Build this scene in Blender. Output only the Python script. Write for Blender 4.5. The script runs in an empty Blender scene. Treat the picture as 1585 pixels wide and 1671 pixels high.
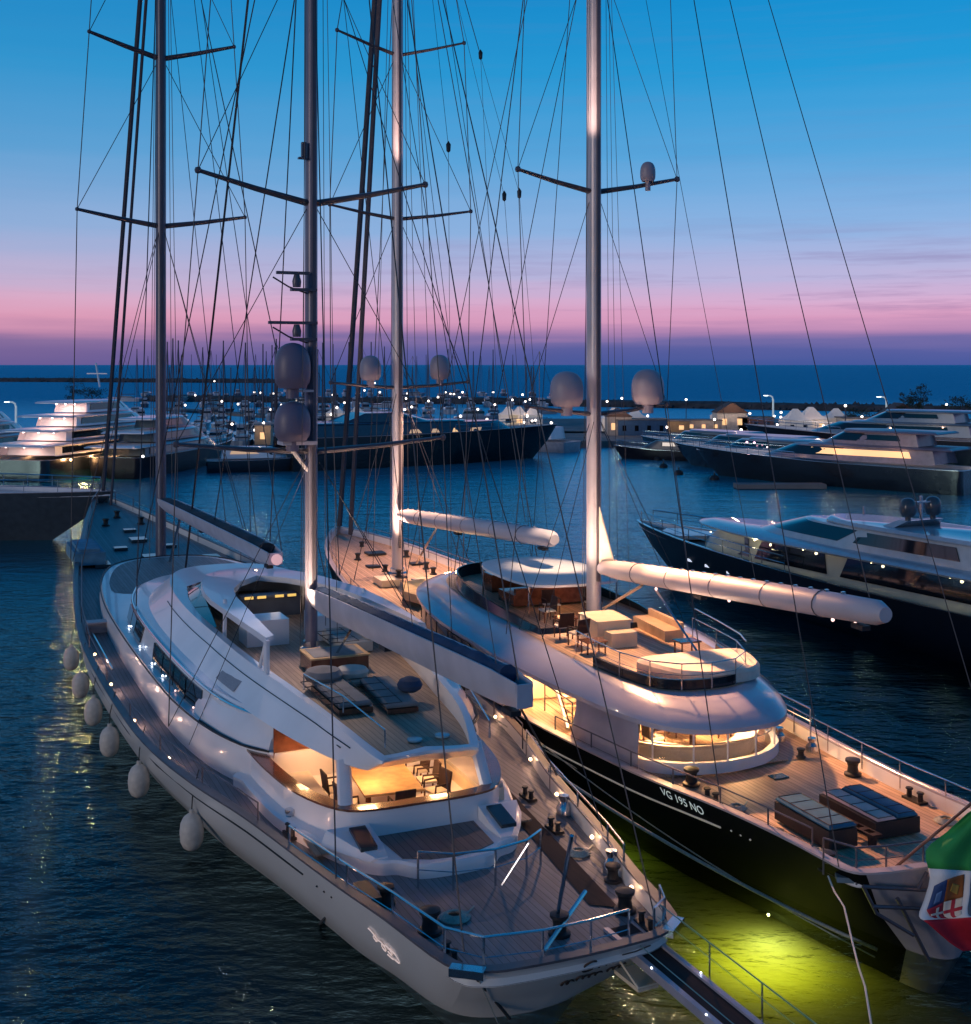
import bpy, math, random
from mathutils import Vector
random.seed(7)
R=math.radians
sc=bpy.context.scene
# ---------------------------------------------------------------- camera
H=14.0; F=2000.0                       # eye height (m), focal length in photo pixels
cam=bpy.data.cameras.new('camera'); co=bpy.data.objects.new('camera',cam); sc.collection.objects.link(co)
co.location=(0,0,H); co.rotation_euler=(R(90),0,0)
cam.sensor_fit='HORIZONTAL'; cam.sensor_width=36; cam.lens=36*F/1585
cam.shift_y=-(835.5-595)/1585*1.0
cam.clip_start=.5; cam.clip_end=90000
sc.camera=co
sc.render.resolution_x=971; sc.render.resolution_y=1024
sc.view_settings.view_transform='Standard'; sc.view_settings.look='None'
sc.view_settings.exposure=0; sc.view_settings.gamma=1
# ---------------------------------------------------------------- sky
def s2l(c): return tuple((v/12.92 if v<=.04045 else ((v+.055)/1.055)**2.4) for v in [x/255 for x in c])
world=bpy.data.worlds.new('World'); sc.world=world; world.use_nodes=True
nt=world.node_tree; N=nt.nodes; Lk=nt.links; N.clear()
out=N.new('ShaderNodeOutputWorld'); bg=N.new('ShaderNodeBackground'); Lk.new(bg.outputs[0],out.inputs[0])
tc=N.new('ShaderNodeTexCoord'); sep=N.new('ShaderNodeSeparateXYZ'); Lk.new(tc.outputs['Generated'],sep.inputs[0])
def vmath(op,a,b,c=None):
    n=N.new('ShaderNodeMath'); n.operation=op
    for i,v in enumerate((a,b,c)):
        if v is None: continue
        if isinstance(v,(int,float)): n.inputs[i].default_value=v
        else: Lk.new(v,n.inputs[i])
    return n.outputs[0]
# thin streaks of dusk cloud low over the sea
mp=N.new('ShaderNodeMapping'); mp.inputs['Scale'].default_value=(3,3,60); Lk.new(tc.outputs['Generated'],mp.inputs[0])
nz=N.new('ShaderNodeTexNoise'); nz.inputs['Scale'].default_value=1.3; nz.inputs['Detail'].default_value=5; Lk.new(mp.outputs[0],nz.inputs[0])
warp=vmath('MULTIPLY',vmath('SUBTRACT',nz.outputs[0],.5),.020)
el=vmath('ADD',sep.outputs[2],vmath('MULTIPLY',warp,vmath('GREATER_THAN',sep.outputs[2],-1)))
ramp=N.new('ShaderNodeValToRGB'); ramp.color_ramp.interpolation='EASE'
def setramp(rp,stops):
    e=rp.color_ramp.elements
    while len(e)>1: e.remove(e[-1])
    e[0].position=stops[0][0]; e[0].color=(*s2l(stops[0][1]),1)
    for p,c in stops[1:]:
        q=e.new(p); q.color=(*s2l(c),1)
# position = sin(elevation)
setramp(ramp,[(0,(66,88,156)),(.012,(84,94,160)),(.020,(112,106,166)),(.026,(168,128,176)),(.036,(216,156,192)),(.050,(214,172,208)),(.070,(184,180,220)),(.11,(138,178,226)),(.165,(84,164,220)),(.23,(30,152,214)),(.30,(0,136,204)),(.42,(0,124,192)),(.6,(0,104,170)),(1,(4,78,136))])
ramp.color_ramp.interpolation='LINEAR'
Lk.new(el,ramp.inputs[0])
# side away from the afterglow is darker and more violet; the left of the view darker than the right
ram2=N.new('ShaderNodeMapRange'); ram2.inputs[1].default_value=-.9; ram2.inputs[2].default_value=.9; ram2.inputs[3].default_value=.58; ram2.inputs[4].default_value=1.0
Lk.new(sep.outputs[1],ram2.inputs[0])
ram3=N.new('ShaderNodeMapRange'); ram3.inputs[1].default_value=-.4; ram3.inputs[2].default_value=.25; ram3.inputs[3].default_value=.90; ram3.inputs[4].default_value=1.01
Lk.new(sep.outputs[0],ram3.inputs[0])
mul=N.new('ShaderNodeVectorMath'); mul.operation='SCALE'; Lk.new(ramp.outputs[0],mul.inputs[0]); Lk.new(vmath('MULTIPLY',ram2.outputs[0],ram3.outputs[0]),mul.inputs['Scale'])
sky=N.new('ShaderNodeTexSky'); sky.sky_type='NISHITA'; sky.sun_disc=False; sky.sun_elevation=R(1); sky.sun_rotation=R(-20)
sks=N.new('ShaderNodeVectorMath'); sks.operation='SCALE'; Lk.new(sky.outputs[0],sks.inputs[0]); sks.inputs['Scale'].default_value=.004
mp2=N.new('ShaderNodeMapping'); mp2.inputs['Scale'].default_value=(5,5,95); Lk.new(tc.outputs['Generated'],mp2.inputs[0])
nc=N.new('ShaderNodeTexNoise'); nc.inputs['Scale'].default_value=1.1; nc.inputs['Detail'].default_value=7; nc.inputs['Roughness'].default_value=.62; Lk.new(mp2.outputs[0],nc.inputs[0])
def mrange(x,a,b,c,d):
    q=N.new('ShaderNodeMapRange'); Lk.new(x,q.inputs[0])
    for i,v in enumerate((a,b,c,d)): q.inputs[i+1].default_value=v
    return q.outputs[0]
cl=vmath('MULTIPLY',mrange(nc.outputs[0],.50,.68,0,1),vmath('MULTIPLY',mrange(sep.outputs[2],.018,.045,0,1),mrange(sep.outputs[2],.06,.12,1,.12)))
cl=vmath('MULTIPLY',cl,mrange(sep.outputs[0],-.3,.35,.12,.55))
cmx=N.new('ShaderNodeMix'); cmx.data_type='RGBA'; Lk.new(cl,cmx.inputs[0]); Lk.new(mul.outputs[0],cmx.inputs[6]); cmx.inputs[7].default_value=(*s2l((128,104,158)),1)
add=N.new('ShaderNodeVectorMath'); add.operation='ADD'; Lk.new(cmx.outputs[2],add.inputs[0]); Lk.new(sks.outputs[0],add.inputs[1])
Lk.new(add.outputs[0],bg.inputs[0]); bg.inputs[1].default_value=1.0
# soft glow of the lit quay and town behind the camera
sun=bpy.data.lights.new('dusk_glow','SUN'); so=bpy.data.objects.new('dusk_glow',sun); sc.collection.objects.link(so)
sun.energy=.60; sun.angle=R(14); sun.color=(1,.84,.74)
d=Vector((.76,.62,-.13)); so.rotation_euler=d.to_track_quat('-Z','Y').to_euler()

# ================================================================ helpers
SH=None        # optional sideways offset of what is being built, as a function of the station along the boat
def shx(p): return (p[0]+SH(p[1]),p[1],p[2]) if SH else tuple(p)
def ramp_(pts):
    def f(s):
        if s<=pts[0][0]: return pts[0][1]
        for (a,x),(b,y) in zip(pts,pts[1:]):
            if s<=b: return x+(y-x)*(s-a)/(b-a)
        return pts[-1][1]
    return f
class MB:
    def __init__(s): s.v=[]; s.f=[]
    def add(s,vs,fs):
        o=len(s.v); s.v+= [tuple(p) for p in vs]; s.f+=[tuple(i+o for i in f) for f in fs]; return s
    def box(s,c,d,rz=0,tilt=0):
        x,y,z=[k/2 for k in d]; vs=[]
        ca,sa=math.cos(rz),math.sin(rz)
        for k in (-1,1):
            for a,b in((-1,-1),(1,-1),(1,1),(-1,1)):
                X,Y=a*x,b*y; vs.append((c[0]+X*ca-Y*sa,c[1]+X*sa+Y*ca,c[2]+k*z+tilt*Y))
        return s.add(vs,[(3,2,1,0),(4,5,6,7),(0,1,5,4),(1,2,6,5),(2,3,7,6),(3,0,4,7)])
    def rings(s,rs,closed=True,cap0=True,cap1=True,filt=None):
        n=len(rs[0]); vs=[p for r in rs for p in r]; fs=[]
        for i in range(len(rs)-1):
            for j in range(n if closed else n-1):
                if filt and not filt(j): continue
                k=(j+1)%n; fs.append((i*n+j,i*n+k,(i+1)*n+k,(i+1)*n+j))
        if cap0: fs.append(tuple(range(n-1,-1,-1)))
        if cap1: fs.append(tuple((len(rs)-1)*n+j for j in range(n)))
        return s.add(vs,fs)
    def tube(s,path,r,n=6,cap=True,rx=None):
        P=[Vector(p) for p in path]; rs=[]
        for i,p in enumerate(P):
            t=(P[min(i+1,len(P)-1)]-P[max(i-1,0)]).normalized()
            up=Vector((0,0,1)) if abs(t.z)<.9 else Vector((0,1,0))
            a=t.cross(up).normalized(); b=a.cross(t).normalized()
            q=r[i] if isinstance(r,(list,tuple)) else r
            w=q*(rx or 1)
            rs.append([p+a*w*math.cos(2*math.pi*k/n)+b*q*math.sin(2*math.pi*k/n) for k in range(n)])
        return s.rings(rs,True,cap,cap)
    def lathe(s,prof,c=(0,0,0),n=16,ax=None):
        rs=[]
        for r,z in prof: rs.append([(c[0]+r*math.cos(2*math.pi*k/n),c[1]+r*math.sin(2*math.pi*k/n),c[2]+z) for k in range(n)])
        return s.rings(rs)
    def prism(s,poly,z0,z1):
        return s.rings([[(p[0],p[1],z0) for p in poly],[(p[0],p[1],z1) for p in poly]])
    def build(s,name,mat,parent=None,smooth=35,label=None,loc=None):
        usesh=SH and loc is None and parent is not None and not parent.get('nosh')
        me=bpy.data.meshes.new(name); me.from_pydata([tuple(map(float,shx(p) if usesh else p)) for p in s.v],[],s.f); me.update()
        import bmesh
        bm=bmesh.new(); bm.from_mesh(me); bmesh.ops.delete(bm,geom=[v for v in bm.verts if not v.link_faces],context='VERTS'); bmesh.ops.recalc_face_normals(bm,faces=bm.faces); bm.to_mesh(me); bm.free()
        me.materials.append(mat)
        if smooth:
            me.shade_smooth()
            try: me.set_sharp_from_angle(angle=R(smooth))
            except Exception: pass
        o=bpy.data.objects.new(name,me); sc.collection.objects.link(o)
        if parent: o.parent=parent
        if loc: o.location=shx(loc) if (parent is not None and not parent.get('nosh')) else loc
        if label: o['label']=label
        return o
def thing(name,label,cat,loc=(0,0,0),rz=0,group=None):
    o=bpy.data.objects.new(name,None); sc.collection.objects.link(o); o.empty_display_size=.2
    o.location=loc; o.rotation_euler=(0,0,rz); o['label']=label; o['category']=cat
    if group: o['group']=group
    return o
def tag(o,label,cat,group=None):
    o['label']=label; o['category']=cat
    if group: o['group']=group
    return o
def struct(o,kind='structure'): o['kind']=kind; return o
def cr(pts,k=4):
    out=[]; n=len(pts)
    for i in range(n-1):
        p0=pts[max(i-1,0)];p1=pts[i];p2=pts[i+1];p3=pts[min(i+2,n-1)]
        for j in range(k):
            t=j/k
            out.append(tuple(.5*((2*b)+(-a+c)*t+(2*a-5*b+4*c-d)*t*t+(-a+3*b-3*c+d)*t*t*t) for a,b,c,d in zip(p0,p1,p2,p3)))
    out.append(tuple(pts[-1])); return out
def sym(half,k=4):
    """half outline (t,s,z) from stern centre to bow centre -> closed ring"""
    h=cr(half,k); return h+[(-p[0],)+tuple(p[1:]) for p in reversed(h[1:-1])]
def hz(h,z): return [(t,s,z) for t,s in h]
def lerp3(a,b,f): return [tuple(x+(y-x)*f for x,y in zip(p,q)) for p,q in zip(a,b)]

class Frame:
    """a boat's own axes: x across to the right, y forward, z up"""
    def __init__(s,u,o):
        l=math.hypot(*u); s.u=(u[0]/l,u[1]/l); s.v=(s.u[1],-s.u[0]); s.o=o; s.rz=math.atan2(s.v[1],s.v[0])
    def w(s,t,q,z=0): return (s.o[0]+q*s.u[0]+t*s.v[0], s.o[1]+q*s.u[1]+t*s.v[1], z)
FA=Frame((-.40561,.91405),(1.6633,25.1064))
FB=Frame((-.36436,.93126),(10.999,28.9638))

# ---------------------------------------------------------------- materials
MC={}
def mat(name,base,rough=.5,metal=0,var=.15,vs=2.0,bump=0,bs=20,coat=0,stretch=(1,1,1),em=None,es=0,spec=.5,alpha=1):
    if name in MC: return MC[name]
    m=bpy.data.materials.new(name); m.use_nodes=True; n=m.node_tree.nodes; l=m.node_tree.links
    b=n['Principled BSDF']; b.inputs['Roughness'].default_value=rough; b.inputs['Metallic'].default_value=metal
    b.inputs['Specular IOR Level'].default_value=spec
    b.inputs['Coat Weight'].default_value=coat
    t=n.new('ShaderNodeTexCoord'); mpn=n.new('ShaderNodeMapping'); mpn.inputs['Scale'].default_value=stretch
    l.new(t.outputs['Object'],mpn.inputs[0])
    no=n.new('ShaderNodeTexNoise'); no.inputs['Scale'].default_value=vs; no.inputs['Detail'].default_value=4; l.new(mpn.outputs[0],no.inputs[0])
    r=n.new('ShaderNodeValToRGB'); r.color_ramp.elements[0].position=.3; r.color_ramp.elements[1].position=.7
    r.color_ramp.elements[0].color=tuple(c*(1-var) for c in base)+(1,); r.color_ramp.elements[1].color=tuple(min(1,c*(1+var)) for c in base)+(1,)
    l.new(no.outputs[0],r.inputs[0]); l.new(r.outputs[0],b.inputs['Base Color'])
    if bump:
        n2=n.new('ShaderNodeTexNoise'); n2.inputs['Scale'].default_value=bs; l.new(mpn.outputs[0],n2.inputs[0])
        bu=n.new('ShaderNodeBump'); bu.inputs['Strength'].default_value=bump; bu.inputs['Distance'].default_value=.02; l.new(n2.outputs[0],bu.inputs['Height']); l.new(bu.outputs[0],b.inputs['Normal'])
    if em:
        b.inputs['Emission Color'].default_value=(*em,1); b.inputs['Emission Strength'].default_value=es
    MC[name]=m; return m
def plank(name,base,w=.16,seam=.09,rough=.55,axis=0):
    m=bpy.data.materials.new(name); m.use_nodes=True; n=m.node_tree.nodes; l=m.node_tree.links
    b=n['Principled BSDF']; b.inputs['Roughness'].default_value=rough
    t=n.new('ShaderNodeTexCoord'); sp=n.new('ShaderNodeSeparateXYZ'); l.new(t.outputs['Object'],sp.inputs[0])
    def mth(op,a,bb):
        q=n.new('ShaderNodeMath'); q.operation=op
        for i,v in enumerate((a,bb)):
            if v is None: continue
            if isinstance(v,(int,float)): q.inputs[i].default_value=v
            else: l.new(v,q.inputs[i])
        return q.outputs[0]
    q=mth('DIVIDE',sp.outputs[axis],w); fr=mth('FRACT',q,None); fl=mth('FLOOR',q,None)
    sm=mth('LESS_THAN',fr,seam)
    wn=n.new('ShaderNodeTexWhiteNoise'); wn.noise_dimensions='1D'; l.new(fl,wn.inputs['W'])
    mpn=n.new('ShaderNodeMapping'); mpn.inputs['Scale'].default_value=(6,.7,1) if axis==0 else (.7,6,1); l.new(t.outputs['Object'],mpn.inputs[0])
    no=n.new('ShaderNodeTexNoise'); no.inputs['Scale'].default_value=1.6; no.inputs['Detail'].default_value=6; l.new(mpn.outputs[0],no.inputs[0])
    f=mth('ADD',mth('MULTIPLY',wn.outputs[0],.35),mth('MULTIPLY',no.outputs[0],.9))
    r=n.new('ShaderNodeValToRGB'); r.color_ramp.elements[0].position=.25; r.color_ramp.elements[1].position=.95
    r.color_ramp.elements[0].color=tuple(c*.66 for c in base)+(1,); r.color_ramp.elements[1].color=tuple(c*1.3 for c in base)+(1,)
    l.new(f,r.inputs[0])
    mx=n.new('ShaderNodeMix'); mx.data_type='RGBA'; l.new(sm,mx.inputs[0]); l.new(r.outputs[0],mx.inputs[6]); mx.inputs[7].default_value=(base[0]*.25,base[1]*.25,base[2]*.28,1)
    l.new(mx.outputs[2],b.inputs['Base Color'])
    bu=n.new('ShaderNodeBump'); bu.inputs['Strength'].default_value=.25; bu.inputs['Distance'].default_value=.01; l.new(f,bu.inputs['Height']); l.new(bu.outputs[0],b.inputs['Normal'])
    return m
def glow(name,col,st):
    if name in MC: return MC[name]
    m=bpy.data.materials.new(name); m.use_nodes=True; n=m.node_tree.nodes; l=m.node_tree.links
    b=n['Principled BSDF']; b.inputs['Base Color'].default_value=(*[min(1,c) for c in col],1)
    b.inputs['Emission Color'].default_value=(*col,1); b.inputs['Emission Strength'].default_value=st
    MC[name]=m; return m
HULLW=mat('hull_paint_pale',(.78,.75,.72),.28,var=.05,vs=.35,coat=.4,bump=.02,bs=2)
HULLN=mat('hull_paint_navy',(.006,.008,.016),.38,var=.3,vs=.3,bump=.02,bs=2,spec=.25)
HULLG=mat('hull_paint_slate',(.02,.026,.036),.2,var=.2,vs=.3,coat=.5)
WHITE=mat('gelcoat_white',(.80,.78,.80),.3,var=.06,vs=.6,coat=.3,bump=.02,bs=3)
GREYW=mat('superstructure_lilac_grey',(.50,.50,.56),.3,var=.06,vs=.5,coat=.3)
CREAM=mat('cream_panel',(.72,.60,.44),.45,var=.08)
TEAK=plank('teak_planks_weathered',(.21,.20,.205))
TEAKW=plank('teak_planks_warm',(.50,.33,.22))
TEAKR=plank('teak_planks_fly',(.36,.25,.17))
TEAKD=plank('teak_panel_dark',(.17,.13,.12),w=.2)
DARKW=mat('dark_stained_wood',(.035,.016,.014),.85,var=.3,vs=3,stretch=(6,.5,1))
MAHOG=mat('varnished_mahogany',(.16,.055,.03),.25,var=.3,vs=4,coat=.5)
TABLE=mat('varnished_table',(.50,.32,.15),.6,var=.2,vs=4)
GLASS=mat('dark_window_glass',(.006,.009,.014),.04,var=.2,spec=.8)
BLACK=mat('black_rubber',(.012,.012,.014),.5,var=.3)
CUSH=mat('pale_cushion',(.55,.50,.44),.9,var=.1,bump=.3,bs=30)
CUSHG=mat('grey_cushion',(.22,.21,.21),.9,var=.15,bump=.3,bs=30)
CUSHB=mat('blue_canvas_cover',(.015,.12,.22),.85,var=.2,bump=.4,bs=12)
CUSHD=mat('black_wicker',(.02,.018,.02),.7,var=.4,vs=40,bump=.6,bs=60)
CANV=mat('canvas_cover',(.42,.38,.42),.8,var=.1,vs=1.2,bump=.5,bs=3)
STEEL=mat('stainless_steel',(.62,.62,.64),.18,1,var=.05)
MASTM=mat('mast_paint',(.55,.50,.52),.35,.1,var=.08,vs=1.5)
SPAR=mat('dark_spar',(.10,.09,.11),.4,.3,var=.1)
WIRE=mat('rigging_wire',(.035,.035,.045),.5,.5,var=.1)
ROPEW=mat('pale_rope',(.42,.42,.36),.9,var=.2,vs=20)
ROPED=mat('dark_rope',(.05,.05,.05),.9,var=.2,vs=20)
FEND=mat('fender_vinyl',(.62,.54,.46),.55,var=.12,vs=5)
NAVYC=mat('navy_sail_cover',(.02,.045,.10),.85,var=.2,bump=.5,bs=8)
CAPR=mat('pale_cap_rail',(.42,.36,.38),.4,var=.12,vs=3)
STONE=mat('breakwater_rock',(.05,.05,.055),.9,var=.5,vs=.4,bump=1,bs=1.5)
CONC=mat('quay_concrete',(.16,.15,.15),.85,var=.25,vs=.3,bump=.3,bs=4)
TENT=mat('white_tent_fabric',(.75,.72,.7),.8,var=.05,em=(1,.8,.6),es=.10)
HUT=mat('rendered_wall',(.35,.32,.30),.8,var=.15)
LEAF=mat('dark_foliage',(.02,.035,.02),.8,var=.5,vs=6)
BARK=mat('tree_bark',(.06,.045,.035),.9,var=.3,vs=8)
WARM=glow('warm_lamp',(1,.62,.30),14)
WARMS=glow('warm_window',(1,.60,.28),.9)
WARMD=glow('dim_warm_window',(1,.60,.34),.45)
COOLL=glow('cool_lamp',(.75,.85,1),9)
PINKL=glow('pink_lamp',(1,.62,.55),2.2)
GREENU=glow('underwater_lamp',(1,.95,.35),25)

def light(name,parent,loc,col,e,kind='POINT',size=.15,target=None,cone=60,blend=.5,sizey=None):
    l=bpy.data.lights.new(name,kind); o=bpy.data.objects.new(name,l); sc.collection.objects.link(o)
    l.color=col; l.energy=e
    if kind=='AREA':
        l.size=size
        if sizey: l.shape='RECTANGLE'; l.size_y=sizey
    else: l.shadow_soft_size=size
    if kind=='SPOT': l.spot_size=R(cone); l.spot_blend=blend
    if target is not None and SH: target=shx(target)
    if SH: loc=shx(loc)
    o.parent=parent; o.location=loc
    if target is not None:
        dd=Vector(target)-Vector(loc); o.rotation_euler=dd.to_track_quat('-Z','Y').to_euler()
    elif kind in('AREA',): pass
    return o
W1=(1,.50,.20); W2=(1,.70,.46); PK=(1,.66,.55)
def bulb(parent,loc,m=None,r=.05,name='lamp'):
    q=MB(); q.lathe([(.001,-r),(r*.7,-r*.7),(r,0),(r*.7,r*.7),(.001,r)],(0,0,0),8); return q.build(name,m or WARM,parent,loc=loc)
def textmesh(name,txt,mat_,size,parent,M,shear=0,ext=.004,font_scale=1):
    cu=bpy.data.curves.new(name,'FONT'); cu.body=txt; cu.size=size; cu.extrude=ext; cu.shear=shear
    o=bpy.data.objects.new(name,cu); sc.collection.objects.link(o)
    bpy.context.view_layer.update()
    me=bpy.data.meshes.new_from_object(o.evaluated_get(bpy.context.evaluated_depsgraph_get()))
    bpy.data.objects.remove(o); me.materials.clear(); me.materials.append(mat_)
    q=bpy.data.objects.new(name,me); sc.collection.objects.link(q); q.parent=parent; q.matrix_local=M; return q

# ================================================================ water, added glow-catching layer, breakwaters
def water_material():
    m=bpy.data.materials.new('harbour_water'); m.use_nodes=True; n=m.node_tree.nodes; l=m.node_tree.links; n.clear()
    o=n.new('ShaderNodeOutputMaterial'); mix=n.new('ShaderNodeMixShader'); tr=n.new('ShaderNodeBsdfTransparent'); gl=n.new('ShaderNodeBsdfGlossy')
    tr.inputs[0].default_value=(.78,.86,.84,1); gl.inputs['Roughness'].default_value=.10; gl.inputs[0].default_value=(.56,.95,1,1)
    geo=n.new('ShaderNodeNewGeometry')
    def noise(scale,sx,sy,det,rot=0):
        mp=n.new('ShaderNodeMapping'); mp.inputs['Scale'].default_value=(sx,sy,1); mp.inputs['Rotation'].default_value=(0,0,rot); l.new(geo.outputs['Position'],mp.inputs[0])
        q=n.new('ShaderNodeTexNoise'); q.inputs['Scale'].default_value=scale; q.inputs['Detail'].default_value=det; q.inputs['Roughness'].default_value=.6; l.new(mp.outputs[0],q.inputs[0]); return q.outputs[0]
    a=noise(1.5,1,1.7,3,.25); b=noise(.32,1,1.6,3,-.3); e=noise(.11,1,2.2,4,.5); c=noise(.035,1,2.6,6,.1)
    def mth(op,x,y):
        q=n.new('ShaderNodeMath'); q.operation=op
        for i,v in enumerate((x,y)):
            if isinstance(v,(int,float)): q.inputs[i].default_value=v
            else: l.new(v,q.inputs[i])
        return q.outputs[0]
    sp=n.new('ShaderNodeSeparateXYZ'); l.new(geo.outputs['Position'],sp.inputs[0])
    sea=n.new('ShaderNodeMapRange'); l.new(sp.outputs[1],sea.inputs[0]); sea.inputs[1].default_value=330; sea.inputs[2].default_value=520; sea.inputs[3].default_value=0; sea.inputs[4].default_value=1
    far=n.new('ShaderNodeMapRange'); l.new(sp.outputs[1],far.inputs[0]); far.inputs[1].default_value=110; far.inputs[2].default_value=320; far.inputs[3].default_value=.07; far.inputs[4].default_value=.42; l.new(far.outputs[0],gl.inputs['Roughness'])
    h=mth('ADD',mth('ADD',mth('ADD',mth('MULTIPLY',a,.13),mth('MULTIPLY',e,.5)),mth('MULTIPLY',b,.24)),mth('MULTIPLY',mth('MULTIPLY',c,sea.outputs[0]),7.0))
    bu=n.new('ShaderNodeBump'); bu.inputs['Strength'].default_value=1; bu.inputs['Distance'].default_value=1.0; l.new(h,bu.inputs['Height'])
    l.new(bu.outputs[0],gl.inputs['Normal'])
    fr=n.new('ShaderNodeFresnel'); fr.inputs[0].default_value=1.33; l.new(bu.outputs[0],fr.inputs['Normal'])
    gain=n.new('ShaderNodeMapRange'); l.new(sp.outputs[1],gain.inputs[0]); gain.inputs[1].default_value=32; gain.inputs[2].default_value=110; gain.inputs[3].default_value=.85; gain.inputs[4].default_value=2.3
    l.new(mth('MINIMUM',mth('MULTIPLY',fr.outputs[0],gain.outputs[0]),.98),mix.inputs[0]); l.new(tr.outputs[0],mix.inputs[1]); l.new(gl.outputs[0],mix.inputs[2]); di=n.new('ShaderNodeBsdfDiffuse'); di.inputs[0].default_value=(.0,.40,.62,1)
    sky_paint=n.new('ShaderNodeMapRange'); l.new(sp.outputs[1],sky_paint.inputs[0]); sky_paint.inputs[1].default_value=55; sky_paint.inputs[2].default_value=260; sky_paint.inputs[3].default_value=0; sky_paint.inputs[4].default_value=.46  # blue diffuse painted into farther water in place of reflected sky
    body=mth('ADD',sky_paint.outputs[0],mth('MULTIPLY',sea.outputs[0],.28)); m2_=n.new('ShaderNodeMixShader'); l.new(body,m2_.inputs[0]); l.new(mix.outputs[0],m2_.inputs[1]); l.new(di.outputs[0],m2_.inputs[2]); l.new(m2_.outputs[0],o.inputs[0])  # weight of the painted sky blue, stronger on the open sea
    return m
def sheet(name,x0,x1,y0,y1,z,m,kind='structure'):
    q=MB(); q.add([(x0,y0,z),(x1,y0,z),(x1,y1,z),(x0,y1,z)],[(0,1,2,3)]); o=q.build(name,m,None,smooth=0); o['kind']=kind; return o
sheet('water',-30000,30000,-60,60000,0,water_material())
bed=mat('glow_catch_murk',(.036,.046,.046),.9,var=.4,vs=.25)
sheet('glow_catch_layer',-30000,30000,-60,60000,-1.45,bed)  # unseen murky layer added just below the surface to catch the underwater glow

def rocks(name,x0,y0,x1,y1,w,h,n=900,seed=1):
    rnd=random.Random(seed); q=MB(); L=math.hypot(x1-x0,y1-y0); ux,uy=(x1-x0)/L,(y1-y0)/L; vx,vy=-uy,ux
    # mound
    K=int(L/12)+2; rs=[]
    for i in range(K):
        f=i/(K-1); r=[]
        for a,b in((-w/2,-1),(-w/4,h*.72),(0,h*.9),(w/4,h*.72),(w/2,-1)):
            jz=rnd.uniform(-.12,.12)*h; r.append((x0+ux*L*f+vx*a,y0+uy*L*f+vy*a,b+jz))
        rs.append(r)
    q.rings(rs,closed=False,cap0=False,cap1=False)
    for i in range(n):
        f=rnd.random(); a=rnd.uniform(-.48,.48)*w; zz=h*.85*(1-abs(a)/(w*.5))+.1; s=rnd.uniform(.5,1.5)*h*.2
        c=(x0+ux*L*f+vx*a,y0+uy*L*f+vy*a,zz)
        vs=[(c[0]+s*rnd.uniform(.6,1.3)*dx,c[1]+s*rnd.uniform(.6,1.3)*dy,c[2]+s*rnd.uniform(.6,1.3)*dz) for dx,dy,dz in((-1,0,0),(0,-1,0),(1,0,0),(0,1,0),(0,0,1),(0,0,-1))]
        q.add(vs,[(0,1,4),(1,2,4),(2,3,4),(3,0,4),(1,0,5),(2,1,5),(3,2,5),(0,3,5)])
    o=q.build(name,STONE,None,smooth=0); o['kind']='structure'; return o
def G(px,py,z=0):
    Y=F*(H-z)/(py-595); return ((px-792.5)/F*Y,Y,z)
rocks('breakwater',-420,1010,-135,930,14,3.6,700,2)           # far outer mole on the left
rocks('breakwater',-130,470,20,430,10,2.4,700,3)
rocks('breakwater',10,425,260,290,10,2.4,1100,4)

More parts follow.
